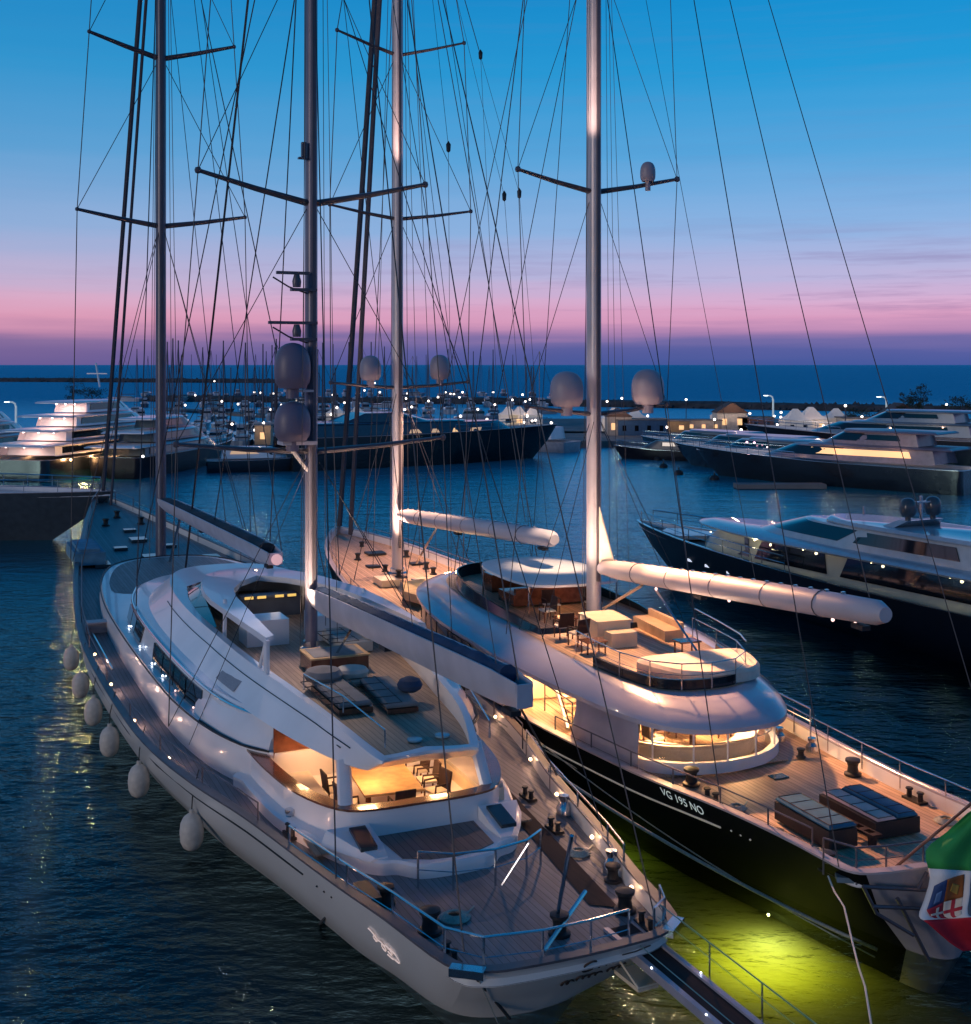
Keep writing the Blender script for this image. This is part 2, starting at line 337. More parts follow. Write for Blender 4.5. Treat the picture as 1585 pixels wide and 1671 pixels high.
# ================================================================ hull builder
def zprof(pts,s):
    for (a,za),(b,zb) in zip(pts,pts[1:]):
        if s<=b: return za+(zb-za)*max(0,(s-a))/(b-a)
    return pts[-1][1]
def build_hull(P,top,wat,zs,mh,mt,mc,mdeck,inset=.22,bul=.38,k=4,ntr=8,deckname='deck'):
    """top/wat: matching half outlines (t,s). returns gunwale half outline function"""
    top3=[(t,s,zprof(zs,s)) for t,s in top]; wat3=[(t,s,0.0) for t,s in wat]
    mid=[((a[0]*.62+b[0]*.38)*1.02,a[1]*.6+b[1]*.4,a[2]*.52) for a,b in zip(top3,wat3)]
    bot=[(b[0]*.6,b[1]*.98+.6,-1.1) for b in wat3]
    rt,rw,rm,rb=[sym(h,k) for h in (top3,wat3,mid,bot)]
    n=len(rt); half=len(cr(top3,k))
    istr=lambda j: j<ntr or j>=n-ntr
    q=MB(); q.rings([rb,rw,rm,rt],filt=lambda j: not istr(j),cap1=False); hull=q.build('hull',mh,P)
    q=MB(); q.rings([rb,rw,rm,rt],filt=istr,cap0=False,cap1=False); q.build('transom',mt,P)
    def ins(r,d,dz):
        o=[]; m=len(r)
        for i in range(m):
            a=Vector(r[i-1][:2]); b=Vector(r[(i+1)%m][:2]); e=(b-a); 
            if e.length<1e-6: e=Vector((1,0))
            e.normalize(); nn=Vector((-e.y,e.x)); o.append((r[i][0]+nn.x*d,r[i][1]+nn.y*d,r[i][2]+dz))
        # keep the stem and stern points on the centreline
        o[0]=(0,o[0][1],o[0][2]); o[half-1]=(0,min(o[half-1][1],r[half-1][1]-d*2.5),o[half-1][2])
        return [(max(p[0],.0) if r[i][0]>0 and p[0]<0 else (min(p[0],0) if r[i][0]<0 and p[0]>0 else p[0]),p[1],p[2]) for i,p in enumerate(o)]
    ri=ins(rt,inset,0)
    capo=ins(rt,-.03,.0); q=MB(); q.rings([capo,[(a,b,c+.05) for a,b,c in capo],[(a,b,c+.05) for a,b,c in ri],ri],cap0=False,cap1=False); q.build('cap_rail',mc,P)
    q=MB(); q.rings([ri,[(a,b,c-bul-.02) for a,b,c in ri]],cap0=False,cap1=False); q.build('bulwark',mh if mh is HULLW else WHITE,P)
    rd=ins(rt,inset-.02,-bul); q=MB()
    # deck as transverse strips
    H2=rd[:half]; 
    vs=[]; fs=[]
    for i,p in enumerate(H2): vs+= [p,(-p[0],p[1],p[2])]
    for i in range(half-1): fs.append((2*i,2*i+2,2*i+3,2*i+1))
    q.add(vs,fs); q.build(deckname,mdeck,P,smooth=0)
    return rt,hull
def half_at(h,s):
    """half width of the side of outline h at station s"""
    best=0
    for (a,b) in zip(h,h[1:]):
        if min(a[1],b[1])<=s<=max(a[1],b[1]) and abs(b[1]-a[1])>1e-6:
            best=max(best,a[0]+(b[0]-a[0])*(s-a[1])/(b[1]-a[1]))
    return best
def rail(P,pts,h=.85,posts=True,wires=(.5,),r=.028,name='guard_rail',m=None,every=1,endpost=True):
    m=m or STEEL
    q=MB(); q.tube([(a,b,c+h) for a,b,c in pts],r,6)
    for w in wires: q.tube([(a,b,c+h*w) for a,b,c in pts],r*.45,4)
    o=q.build(name,m,P)
    if posts:
        for i,p in enumerate(pts):
            if i%every: continue
            s=MB(); s.tube([p,(p[0],p[1],p[2]+h)],r*1.05,6); s.build('stanchion',m,P)
    return o
def mast(P,s,z0,z1,rw,rl,m=None):
    q=MB(); rs=[]
    for z in (z0,z0+.4,z0+(z1-z0)*.7,z1):
        f=1 if z<z1 else .6
        rs.append([(rw*f*math.cos(a)*(1.0),s+rl*f*math.sin(a),z) for a in [2*math.pi*k/16 for k in range(16)]])
    q.rings(rs); mo=q.build('mast',m or MASTM,P)
    g=MB(); g.box((0,s-rl-.04,(z0+1+z1)/2),(.12,.10,z1-z0-2)); g.build('sail_track',SPAR,mo)
    c=MB(); c.lathe([(rw*1.9,0),(rw*1.9,.10),(rw*1.35,.16),(rw*1.3,.35)],(0,s,z0),16); c.build('mast_collar',STEEL,mo)
    return mo
def spreader(mo,s,zr,tip,zt,sweep,r=.10):
    for sg in(-1,1):
        q=MB(); q.tube([(sg*.2,s-.05,zr),(sg*tip*.5,s-sweep*.5,(zr+zt)/2-.05),(sg*tip,s-sweep,zt)],[r*1.2,r,r*.7],8,rx=1.6)
        o=q.build('spreader',SPAR,mo)
        e=MB(); e.lathe([(.001,-.12),(.09,-.09),(.12,0),(.09,.09),(.001,.12)],(sg*tip,s-sweep,zt),8); e.build('spreader_tip',SPAR,o)
def wire(P,a,b,r=.026,name='shroud',m=None,path=None):
    if r<.04: r*=.82
    q=MB(); q.tube(path or [a,b],r,4,cap=False); return q.build(name,m or WIRE,P,smooth=60)
def dome(P,c,r,h,m=None,name='satellite_dome'):
    q=MB(); q.lathe([(r*.35,-.35),(r*.35,-.1),(r*.35,-.02),(r*.78,0),(r*.80,.05*h),(r*.93,.12*h),(r*.99,.26*h),(r,.42*h),(r*.985,.56*h),(r*.93,.69*h),(r*.82,.81*h),(r*.64,.91*h),(r*.40,.97*h),(r*.16,.995*h),(.001,h)],c,28)
    return q.build(name,m or GREYW,P)
def boom(P,s0,z0,s1,z1,w,h,m,cover=None,round_=False,t=0):
    q=MB(); rs=[]; K=14
    for i in range(K+1):
        f=i/K; s=s0+(s1-s0)*f; z=z0+(z1-z0)*f
        sc_=1-.12*abs(2*f-1)**4
        if i==0: sc_*=.8
        if i==K and not round_: sc_*=.78
        ww=w*sc_/2; hh=h*sc_/2
        if round_: prof=[(ww*math.cos(a),hh*math.sin(a)) for a in [2*math.pi*(k+.5)/14 for k in range(14)]]
        else: prof=[(-ww,hh),(-ww*.97,hh*.3),(-ww*.72,-hh*.4),(-ww*.35,-hh),(ww*.35,-hh),(ww*.72,-hh*.4),(ww*.97,hh*.3),(ww,hh),(ww*.86,hh),(ww*.6,-hh*.1),(-ww*.6,-hh*.1),(-ww*.86,hh)]
        rs.append([(t+a,s,z+b) for a,b in prof])
    if round_:
        e=[(t+a*.6,s1-(.35 if s1<s0 else -.35),z1+b*.6) for a,b in prof]; rs.append(e)
    q.rings(rs); bo=q.build('boom',m,P)
    if cover:
        g=MB(); rs=[]
        rnd=random.Random(3)
        for i in range(41):
            f=.05+.9*i/40; s=s0+(s1-s0)*f; z=z0+(z1-z0)*f+h*.20+rnd.uniform(-.05,.06); ww=w*.36
            rs.append([(t+ww*math.cos(a),s,z+.26*h*math.sin(a)+.12*h) for a in [2*math.pi*k/10 for k in range(10)]])
        g.rings(rs); g.build('furled_sail',cover,bo)
    for f in (.18,.34,.52,.7,.86):
        g=MB(); s=s0+(s1-s0)*f; z=z0+(z1-z0)*f; hh=h/2+.012; ww=w/2+.012
        if round_: pr=[(ww*math.cos(a),hh*math.sin(a)) for a in [2*math.pi*(k+.5)/14 for k in range(14)]]
        else: continue
        g.rings([[(t+a,s-.012,z+b) for a,b in pr],[(t+a,s+.012,z+b) for a,b in pr]]); g.build('boom_band',SPAR,bo)
    for f in [.06+.045*i for i in range(20)]:
        if not round_: continue
        s=s0+(s1-s0)*f; z=z0+(z1-z0)*f; g=MB(); g.box((t,s,z+h/2-.005),(.10,.09,.07)); g.build('sail_track_fitting',STEEL,bo)
    if not round_:
        g=MB(); g.box((t,s1-(.02 if s1<s0 else -.02),z1),(w*.62,.05,h*.62)); g.build('boom_end_plate',m,bo)
    for f_ in(.96,.45): g=MB(); g.box((t,s0+(s1-s0)*f_,z0+(z1-z0)*f_-h*.5-.06),(.25,.5,.12)); g.build('sheet_block',BLACK,bo)
    return bo
def winch(P,c,s=1,name='capstan',m=None):
    q=MB(); q.lathe([(.30*s,0),(.30*s,.08*s),(.20*s,.12*s),(.17*s,.30*s),(.21*s,.44*s),(.26*s,.48*s),(.26*s,.56*s),(.10*s,.60*s)],c,14)
    return q.build(name,m or BLACK,P)
def bollard(P,c,s=1,rz=0):
    q=MB(); q.box((c[0],c[1],c[2]+.04),(.35*s,.85*s,.07),rz)
    for e in(-1,1): q.lathe([(.09*s,.05),(.08*s,.3*s),(.13*s,.34*s),(.11*s,.38*s)],(c[0],c[1]+e*.26*s,c[2]),10)
    return q.build('mooring_bollard',BLACK,P)
def wallring(P,half,z0,z1,th,m,name,k=4,closed=True,cap=None,capm=None,lean=0):
    """a coaming following the half outline (t,s) mirrored; open bow end if closed False"""
    r0=cr([(t,s,z0) for t,s in half],k); 
    if closed:
        full=r0+[(-p[0],p[1],p[2]) for p in reversed(r0[1:-1])]
    else:
        full=[(-p[0],p[1],p[2]) for p in reversed(r0)][:-1]+r0
    nfull=len(full)
    nr=[]
    for i in range(nfull):
        a=Vector(full[(i-1)%nfull][:2]) if (closed or i>0) else Vector(full[i][:2]); b=Vector(full[(i+1)%nfull][:2]) if (closed or i<nfull-1) else Vector(full[i][:2])
        e=b-a; e.normalize(); nr.append(Vector((-e.y,e.x)))   # inward
    zz=z1 if callable(z1) else (lambda s: z1)
    def off(d,zf): return [(p[0]+n.x*d,p[1]+n.y*d,zf(p)) for p,n in zip(full,nr)]
    A=off(0,lambda p:z0); B=off(lean,lambda p:zz(p[1])); C=off(lean+th,lambda p:zz(p[1])); D=off(th,lambda p:z0)
    q=MB()
    rs=[[A[i],B[i],C[i],D[i]] for i in range(nfull)]
    if closed: rs.append(rs[0])
    q.rings(rs,True,not closed,not closed); w=q.build(name,m,P)
    if cap:
        A=off(lean-.05,lambda p:zz(p[1])+.003); B=off(lean-.05,lambda p:zz(p[1])+cap); C=off(lean+th+.05,lambda p:zz(p[1])+cap); D=off(lean+th+.05,lambda p:zz(p[1])+.003)
        rs=[[A[i],B[i],C[i],D[i]] for i in range(nfull)]
        if closed: rs.append(rs[0])
        g=MB(); g.rings(rs,True,not closed,not closed); g.build('coaming_cap',capm,w)
    return w
def slab(P,half,z0,z1,m,name,k=4,top=None,crown=0,smooth=35):
    """deck or roof slab; top: optional inset half outline"""
    top=top or half
    q=MB(); r0=sym(hz(half,z0),k); r1=sym(hz(half,z1),k)
    rs=[r0,r1]
    if top is not half: 
        r2=sym(hz(top,z1+crown),k); rs.append(lerp3(r1,r2,.45)); rs[-1]=[(a,b,z1+crown*.75) for a,b,c in rs[-1]]; rs.append(r2)
    q.rings(rs); return q.build(name,m,P,smooth)
def side_panel(P,half,s0,s1,z0,z1,m,name,out=.012,side=-1,th=.03,k=8,lean0=0,lean1=0,slant0=0,slant1=0):
    """thin pane lying on the side of an outline between stations"""
    q=MB(); rs=[]
    for i in range(k+1):
        sa=s0+(s1-s0)*i/k; 
        f=i/k
        sb=(s0+slant0)+((s1+slant1)-(s0+slant0))*f
        w0=half_at(half,sa)+out+lean0; w1=half_at(half,sb)+out+lean1
        rs.append([(side*w0,sa,z0),(side*w1,sb,z1),(side*(w1-th),sb,z1),(side*(w0-th),sa,z0)])
    q.rings(rs); return q.build(name,m,P,smooth=20)

# ================================================================ yacht A: big pale ketch on the left
A=thing('sailing_yacht','large pale ketch in front, bare stern deck, white fenders along its side','sailing yacht',FA.w(0,0),FA.rz,'moored two-masted sailing yachts')
Atop=[(0,-.75),(1.2,-.70),(2.05,-.55),(2.65,.05),(3.1,2.4),(3.5,4.2),(3.85,6),(4.5,9.4),(5.25,12.5),(5.85,16),(6.15,20),(6.35,27),(6.3,33),(5.85,40),(4.9,50),(3.8,58),(2.9,65),(1.7,73),(.75,78.3),(0,80.3)]
Awat=[(0,1.55),(.8,1.65),(1.45,2.0),(1.85,2.7),(2.2,4.2),(2.6,5.6),(2.9,7.2),(3.5,10.3),(4.2,13.5),(4.7,17),(5.2,21),(5.5,28),(5.4,34),(4.8,41),(3.8,50),(2.7,57.5),(1.8,64),(.8,71),(.2,75.5),(0,76.5)]
Az=[(-1,2.2),(20,2.2),(33,2.3),(50,2.6),(65,3.0),(81,3.5)]
build_hull(A,Atop,Awat,Az,HULLW,HULLW,mat('cap_rail_dark',(.10,.09,.10),.4,var=.2),TEAK,ntr=10)
# hull groove with the row of dots, scuppers
def on_side(side,s,z,zs=Az,top=Atop,wat=Awat,out=.012):
    zg=zprof(zs,s); f=z/zg; w=half_at([(a,b) for a,b in wat],s-(.0)); g=half_at(top,s)
    fm=.52
    m=(g*.62+w*.38)*1.02
    t=(w+(m-w)*f/fm) if f<fm else (m+(g-m)*(f-fm)/(1-fm))
    return (side*(t+out),s,z)
q=MB()
P=[on_side(-1,s,zprof(Az,s)*.80) for s in [6.4+i*.8 for i in range(30)]]
q.tube(P,.022,5); q.build('hull_groove',BLACK,A)
for s in (5.0,5.35,5.7): q=MB(); q.lathe([(.001,-.035),(.035,0),(.001,.035)],on_side(-1,s,1.72),8); q.build('scupper',BLACK,A)
# stair-like hatch open in the port bulwark
q=MB(); q.box((-2.95,4.0,2.13),(.34,1.0,.12)); q.build('fairlead',BLACK,A)
q=MB(); q.box((-2.35,-.33,2.18),(.7,.25,.16),R(-38)); q.build('fairlead',STEEL,A)
q=MB(); q.box((2.35,-.33,2.18),(.7,.25,.16),R(38)); q.build('fairlead',STEEL,A)
# illuminated emblem on the port quarter
q=MB(); c0=on_side(-1,2.95,1.30,out=.03)
for pts in ([(.75,.33),(.55,.27),(.42,.12),(.52,.02),(.62,.12),(.5,.2)],[(.38,.1),(.2,.12),(.06,0),(.12,-.12),(.26,-.06),(.2,.06)],[(.1,.05),(-.1,.12),(-.28,.02),(-.2,-.12),(-.05,-.05)],[(-.25,.1),(-.45,.02),(-.55,-.16),(-.42,-.27),(-.3,-.2)],[(.1,-.2),(-.05,-.28),(-.2,-.24)]):
    pp=cr([(c0[0]+ -.0+ .16*a+ .10*b,c0[1]+a*.72,c0[2]+b*.8) for a,b in pts],4)
    q.tube([(on_side(-1,y,z,out=.03)) for x,y,z in pp],.014,5)
q.build('hull_emblem',glow('emblem_metal_lit',(1,.78,.70),.35),A)
# handwritten name on the transom (two cursive lines of dark strokes)
def tr_pt(x,v):      # x across, v 0 top..1 bottom on the transom
    y=-.72+(abs(x)/2.05)**2*.17; yb=.21+(abs(x)/1.86)**2*.26
    return (x,y+(yb-y)*v-.075,2.17*(1-v)+1.16*v)
q=MB()
def script(x0,x1,v0,loops,amp,seed):
    rnd=random.Random(seed); pts=[]
    n=loops*6
    for i in range(n+1):
        f=i/n; x=x0+(x1-x0)*f; ph=f*loops*2*math.pi
        pts.append(tr_pt(x+.05*math.cos(ph),v0+amp*math.sin(ph)*(.6+.6*rnd.random())))
    q.tube(cr(pts,3),.017,4)
Cc=[tr_pt(.28+.16*math.cos(a),.34+.17*math.sin(a)) for a in [R(40+ i*26) for i in range(11)]]; q.tube(cr(Cc,3),.022,4)
script(.52,1.35,.40,5,.07,1); script(.15,.75,.74,4,.06,2); script(.9,1.35,.72,3,.06,3); script(-.15,.1,.8,2,.06,5)
q.tube([tr_pt(1.0,.22),tr_pt(1.35,.25),tr_pt(1.7,.18)],.014,4)
q.build('name_lettering',mat('lettering_dark',(.05,.035,.03),.5),A)

# inner coaming and deckhouse
Aco=[(3.15,12.2),(3.75,13.2),(4.35,15.5),(4.75,19),(4.9,24),(4.95,30),(4.85,36),(4.5,41),(3.9,45),(3.0,48),(1.6,49.6),(0,50.0)]
Abase=[(0,12.0),(1.5,12.0),(2.7,12.0)]+Aco
HS=WHITE
# lower body: pale wall with a thin dark rail line on top
q=MB(); r0=sym(hz(Abase,1.7),4); r1=sym(hz([(t*1.012,s) for t,s in Abase],2.45),4); r2=sym(hz([(t*.985,s) for t,s in Abase],2.92),4)
q.rings([r0,r1,r2]); lb=q.build('deckhouse_base',HS,A)
q=MB(); pth=[(-p[0]-.02,p[1],2.95) for p in cr([(t,s,0) for t,s in Aco],4)]
q.tube(pth,.03,5); q.build('dark_trim_line',BLACK,A)
q=MB(); q.tube([(-a,b,c) for a,b,c in pth],.03,5); q.build('dark_trim_line',BLACK,A)
# deck inside the forward coaming
q=MB(); q.add([(p[0]*.93,p[1],2.935) for p in sym(hz([(0,38)]+[(3.9,39.0)]+[(4.35,41),(3.75,45),(2.85,47.9),(1.5,49.3),(0,49.6)],0),3)],[tuple(range(len(sym(hz([(0,38)]+[(3.9,39.0)]+[(4.35,41),(3.75,45),(2.85,47.9),(1.5,49.3),(0,49.6)],0),3))))]); q.build('foredeck_well',TEAK,A)
# saloon tier with windows
At2=[(0,12.3),(1.5,12.3),(2.6,12.3),(3.4,13.4),(4.0,15.5),(4.35,19),(4.5,24),(4.5,29),(4.25,33),(3.5,36.5),(2.2,38.6),(0,39.6)]
q=MB(); r0=sym(hz(At2,2.9),4); r1=sym(hz([(t*.965,s*.995) for t,s in At2],3.66),4); r2=sym(hz([(t*.90,12.4+(s-12.4)*.975) for t,s in At2],3.82),4)
q.rings([r0,r1,r2]); tier=q.build('saloon_tier',HS,A)
for (a,b) in((16.9,18.6),(18.75,20.5),(20.65,22.4),(22.55,24.4)):
    for sd in(-1,1): side_panel(A,At2,a,b,2.96,3.60,GLASS,'window',side=sd,k=3,out=.07,th=.14,lean1=-.12,slant0=.25,slant1=.25)
for (a,b) in((27.6,29.2),(29.4,31.0),(31.2,32.8)):
    for sd in(-1,1): side_panel(A,At2,a,b,3.0,3.62,GLASS,'window',side=sd,k=3,out=.07,th=.14,lean1=-.12,slant0=-.2,slant1=-.2)
# bright gutter along the top of the saloon tier
for sd in(-1,1):
    q=MB(); q.tube([(sd*(p[0]*.962),p[1],3.71) for p in cr([(t,s,0) for t,s in At2[3:-2]],4)],.05,6); q.build('gutter_rail',STEEL,A)
# smooth side fairing at the aft end of the saloon
for sd in(-1,1):
    q=MB(); rs=[]
    for s,w,zt in ((12.35,3.1,3.82),(13.2,3.62,3.84),(14.6,4.0,3.84),(16.2,4.28,3.8),(17.3,4.30,3.7)):
        rs.append([(sd*w,s,1.9),(sd*(w+.12),s,2.6),(sd*(w-.02),s,3.2),(sd*(w-.45),s,zt),(sd*(w-.9),s,zt),(sd*(w-.9),s,1.9)])
    q.rings(rs); q.build('side_fairing',HS,A)
    q=MB(); q.tube([(sd*(w+.10),s,2.93) for s,w,zt in ((12.35,3.1,0),(13.2,3.62,0),(14.6,4.0,0),(16.2,4.28,0))],.03,5); q.build('dark_trim_line',BLACK,A)
# upper tier (pilothouse) and flybridge coaming
SH=ramp_([(7,-.42),(20,0)])
Af0=[(0,7.35),(1.1,7.25),(1.6,7.35),(2.3,9.2),(2.95,12),(3.5,15.5),(3.85,19),(4.0,23),(3.95,28),(3.6,32),(2.7,35.2),(1.4,36.6),(0,37)]   # slab underside
Af1=[(0,6.75),(1.1,6.6),(1.42,6.75),(1.95,9.0),(2.35,12),(2.8,15.5),(3.1,19),(3.25,23),(3.2,27),(2.85,31),(2.1,33.6),(1.1,34.6),(0,34.8)]
Afi=[(0,6.95),(1.0,6.85),(1.24,7.0),(1.72,9.0),(2.1,12),(2.52,15.5),(2.82,19),(2.95,22.5),(2.9,25),(2.6,28),(1.9,30),(1.0,30.8),(0,31)]
def flytop(s): return 4.20+.42*min(1,max(0,(s-6.9)/3.0))**.5+(.12 if s>18 else .12*max(0,s-8)/10)
q=MB(); r0=sym(hz(Af0,3.76),4); r1=sym([(t,s,flytop(s)-.08) for t,s in Af1],4); r2=sym([(t*.985,s,flytop(s)) for t,s in Af1],4); r3=sym([(t,s,flytop(s)) for t,s in Afi],4); r4=sym([(t,s,4.08) for t,s in Afi],4)
q.rings([r0,r1,r2,r3,r4],cap1=False); q.build('flybridge',WHITE,A)
q=MB(); h=cr(hz(Afi,4.10),4); vs=[];fs=[]
for p in h: vs+=[p,(-p[0],p[1],p[2])]
for i in range(len(h)-1): fs.append((2*i,2*i+2,2*i+3,2*i+1))
q.add(vs,fs); q.build('flybridge_deck',TEAKR,A,smooth=0)
for sd in(-1,1):
    q=MB(); q.tube([(sd*(p[0]*.86+p[1]*0)+0,p[1],p[2]) for p in [(2.22,8.2,4.10),(2.6,11,4.16),(3.0,14,4.2),(3.45,18,4.24),(3.68,22,4.28)]],.02,4); q.build('dark_trim_line',BLACK,A)
    side_panel(A,Af0,15.3,17.2,3.95,4.25,mat('louvre_grille',(.30,.30,.33),.5,var=.2,vs=30),'vent_grille',side=sd,lean0=-.12,lean1=-.42,k=2,out=.03)
for sd in(-1,1):
    pa_=[(sd*(a[0]+(b[0]-a[0])*.74+.012),a[1]+(b[1]-a[1])*.74,3.76+(flytop(b[1])-.08-3.76)*.74) for a,b in zip(cr(Af0,4),cr(Af1,4)) if 7.6<b[1]<29]
    q=MB(); q.tube(pa_,.018,4); q.build('dark_trim_line',BLACK,A)
# forward windscreen and side wings under the hardtop
for sd in(-1,1):
    q=MB(); q.rings([[(sd*2.95,21.5,4.62),(sd*2.75,21.5,4.66),(sd*2.7,21.9,4.7)],[(sd*3.0,25,4.62),(sd*2.5,25.4,5.20),(sd*2.4,25.4,5.18)],[(sd*2.5,30.0,4.6),(sd*2.0,28.4,5.10),(sd*1.9,28.2,5.08)],[(sd*1.0,31.8,4.6),(sd*.9,29.8,5.04),(sd*.9,29.6,5.02)],[(0,32.2,4.6),(0,30.2,5.02),(0,30.0,5.0)]]); q.build('windscreen',GLASS,A)
# hardtop: a front visor with two tapering arms reaching aft
Ah=MB()
for sd in(-1,1):
    rs=[]
    for s,to,ti,z in ((14.2,2.62,2.34,5.70),(16,2.72,2.28,5.66),(19,2.86,2.15,5.58),(22,2.9,1.95,5.48),(24,2.75,1.6,5.40),(25.8,2.5,.9,5.35),(27,2.25,.0,5.32),(29,1.7,0,5.22),(30.6,.9,0,5.08)):
        rs.append([(sd*to,s,z-.1),(sd*(to-.05),s,z+.06),(sd*ti,s,z+.12),(sd*ti,s,z-.1)])
    Ah.rings(rs)
Ah.build('hardtop',WHITE,A)
for sd in(-1,1):
    for (x0,s0,x1,s1) in((2.5,14.4,2.62,15.1),(2.55,21.0,2.75,20.2)):
        q=MB(); q.tube([(sd*x0,s0,5.7),(sd*(x1),s1,4.5)],.07,6); q.build('hardtop_post',WHITE,A)
q=MB(); q.box((-2.55,14.25,4.95),(.10,.45,1.5)); q.build('hardtop_post',WHITE,A)
# helm station
q=MB(); q.box((0,25.6,4.5),(2.6,.9,.8),0); q.box((0,25.2,4.93),(2.2,.5,.10)); q.build('helm_console',mat('helm_grey',(.12,.13,.15),.4,var=.2),A)
for x in (-.8,-.3,.4,.9): q=MB(); q.box((x,24.93,4.93),(.34,.03,.10)); q.build('instrument_screen',glow('instrument_amber',(1,.62,.15),.8),A)
for x in(-1.2,1.2): q=MB(); q.box((x,20.9,4.55),(1.5,1.3,.9)); q.build('bar_unit',WHITE,A)
# well with pool-like tub at the foot of the mizzen mast
q=MB(); q.box((.1,16.2,4.36),(1.9,1.5,.52)); pl=q.build('spa_tub',MAHOG,A)
q=MB(); q.box((.1,16.2,4.64),(1.96,1.56,.05)); q.build('tub_rim',TABLE,pl)
q=MB(); q.box((.1,16.2,4.672),(1.66,1.26,.012)); q.build('tub_cover',CUSHG,pl)
# cockpit coaming, raised aft trunk, wings
Ack=[(0,6.95),(1.3,6.98),(2.15,7.35),(2.85,8.9),(3.2,11),(3.35,13)]
wallring(A,Ack,1.8,2.80,.30,WHITE,'cockpit_coaming',closed=False,cap=.06,capm=MAHOG)
Atr=[(0,4.75),(.9,4.85),(1.35,5.3),(1.75,5.45),(2.15,5.95),(2.75,7.4),(3.35,9.6),(3.6,12.5),(3.5,13.2),(0,13.3)]
q=MB(); q.rings([sym(hz(Atr,1.7),4),sym(hz(Atr,2.10),4),sym(hz([(t*.975,s+.04) for t,s in Atr],2.16),4)]); q.build('aft_trunk',WHITE,A)
q=MB(); q.prism([(-1.2,5.35),(-.6,5.05),(0,4.97),(.6,5.05),(1.2,5.35),(1.32,6.9),(-1.32,6.9)],2.162,2.178); q.build('trunk_deck_panel',TEAKD,A)
for sd in(-1,1):
    q=MB(); rs=[]
    for s,a,b,z in((5.55,1.5,1.95,2.2),(6.2,1.45,2.35,2.34),(7.0,1.5,2.75,2.5)): rs.append([(sd*a,s,2.14),(sd*a,s,z),(sd*(b-.15),s,z),(sd*b,s,2.14)])
    q.rings(rs); q.build('trunk_wing',WHITE,A)
    q=MB(); q.box((sd*1.86,6.35,2.40),(.42,.95,.10),tilt=.18); q.build('skylight_hatch',mat('tinted_hatch',(.03,.05,.06),.1),A)
q=MB(); q.box((0,10.0,1.98),(5.9,6.4,.04)); q.build('cockpit_sole',TEAKR,A)
for sd in(-1,1):
    q=MB(); q.tube([(sd*1.95,7.55,2.8),(sd*1.85,8.1,3.8)],.13,8,rx=1.5); q.build('flybridge_pillar',WHITE,A)
q=MB(); q.box((0,12.15,2.85),(5.6,.08,1.75)); bk=q.build('saloon_bulkhead',MAHOG,A)
q=MB(); q.box((-.6,12.09,2.8),(2.0,.05,1.5)); q.build('sliding_door',WARMD,bk)
# cockpit seating built in: bench round the starboard side
q=MB(); q.box((2.3,9.6,2.25),(.75,3.2,.5)); q.box((0.2,7.55,2.25),(3.0,.6,.5)); q.box((-2.35,9.9,2.25),(.7,2.6,.5)); be=q.build('bench_seat',CREAM,A)
q=MB(); q.box((2.3,9.6,2.55),(.72,3.1,.12)); q.box((.2,7.55,2.55),(2.9,.56,.12)); q.box((-2.35,9.9,2.55),(.66,2.5,.12)); q.build('seat_cushion',CUSH,be)
# lamps under the flybridge
for x,y,e in((-.9,9.0,24),(1.2,9.3,26),(0.2,11.2,20),(-2.0,11.4,12)):
    bulb(A,(x,y,3.70),WARM,.05,'ceiling_lamp'); light('cockpit_light',A,(x,y,3.62),W1,e*1.7,'AREA',.5)
SH=None
# deck step lights along the bulwarks
for s in(1.9,4.9,8.0,11.0,15.5,20,25,30):
    for sd in(-1,1):
        if s<3 and sd<0: continue
        w=half_at(Atop,s)-.34; z=zprof(Az,s)
        q=MB(); q.lathe([(.001,-.05),(.045,-.03),(.05,.02),(.001,.06)],(0,0,0),8); q.build('step_light',WARM,A,loc=(sd*w,s,z-.12))
        light('step_lamp',A,(sd*(w-.08),s,z-.1),(1,.55,.42),3.2,'POINT',.04)
SH=None
# dark recessed gangway track on the starboard side deck
q=MB(); q.add([(3.45,12.2,1.85),(3.0,12.2,1.85),(1.62,2.0,1.85),(2.15,1.6,1.85)],[(0,1,2,3)]); q.build('gangway_track',DARKW,A,smooth=0)
# house side lamp spots
for s in (15,17.5,19.8,22,24,27,31):
    w=half_at(At2,s)+.12; bulb(A,(-w,s,2.99),COOLL if s>20 else PINKL,.035,'deck_lamp')
for s in(20,24.5,29): light('deckhouse_glow',A,(-half_at(Atop,s)+.5,s,2.1),(1,.62,.5),5,'POINT',.1)
# rails round the stern deck
pts=[(-3.9,7.2),(-3.3,4.4),(-2.85,2.6),(-2.45,.6),(-1.9,-.1),(-.7,-.3),(.4,-.3),(1.35,-.2)]
rail(A,[(t,s,1.85) for t,s in pts],.82)
rail(A,[(t,s,1.85) for t,s in [(-1.6,4.35),(-.9,3.9),(0.1,3.75),(1.0,3.95),(1.6,4.4)]],.85)
rail(A,[(t,s,1.85) for t,s in [(4.9,12.0),(4.2,9.0),(3.75,6.5),(3.35,4.2),(3.05,2.9)]],.80)
rail(A,[(t,s,1.85) for t,s in [(2.6,.6),(2.35,0),(1.9,-.3)]],.8)
rail(A,[(-t,s,zprof(Az,s)-.3) for t,s in [(4.25,9),(5.0,12.5),(5.6,16),(5.95,20),(6.1,25),(6.1,31),(5.8,37),(5.2,43),(4.5,50),(3.5,58),(2.6,65),(1.5,73)]],.8,m=SPAR,r=.02)
rail(A,[(t,s,zprof(Az,s)-.3) for t,s in [(5.0,12.5),(5.6,16),(5.95,20),(6.1,25),(6.1,31),(5.8,37),(5.2,43),(4.5,50),(3.5,58),(2.6,65),(1.5,73)]],.8,m=SPAR,r=.02)
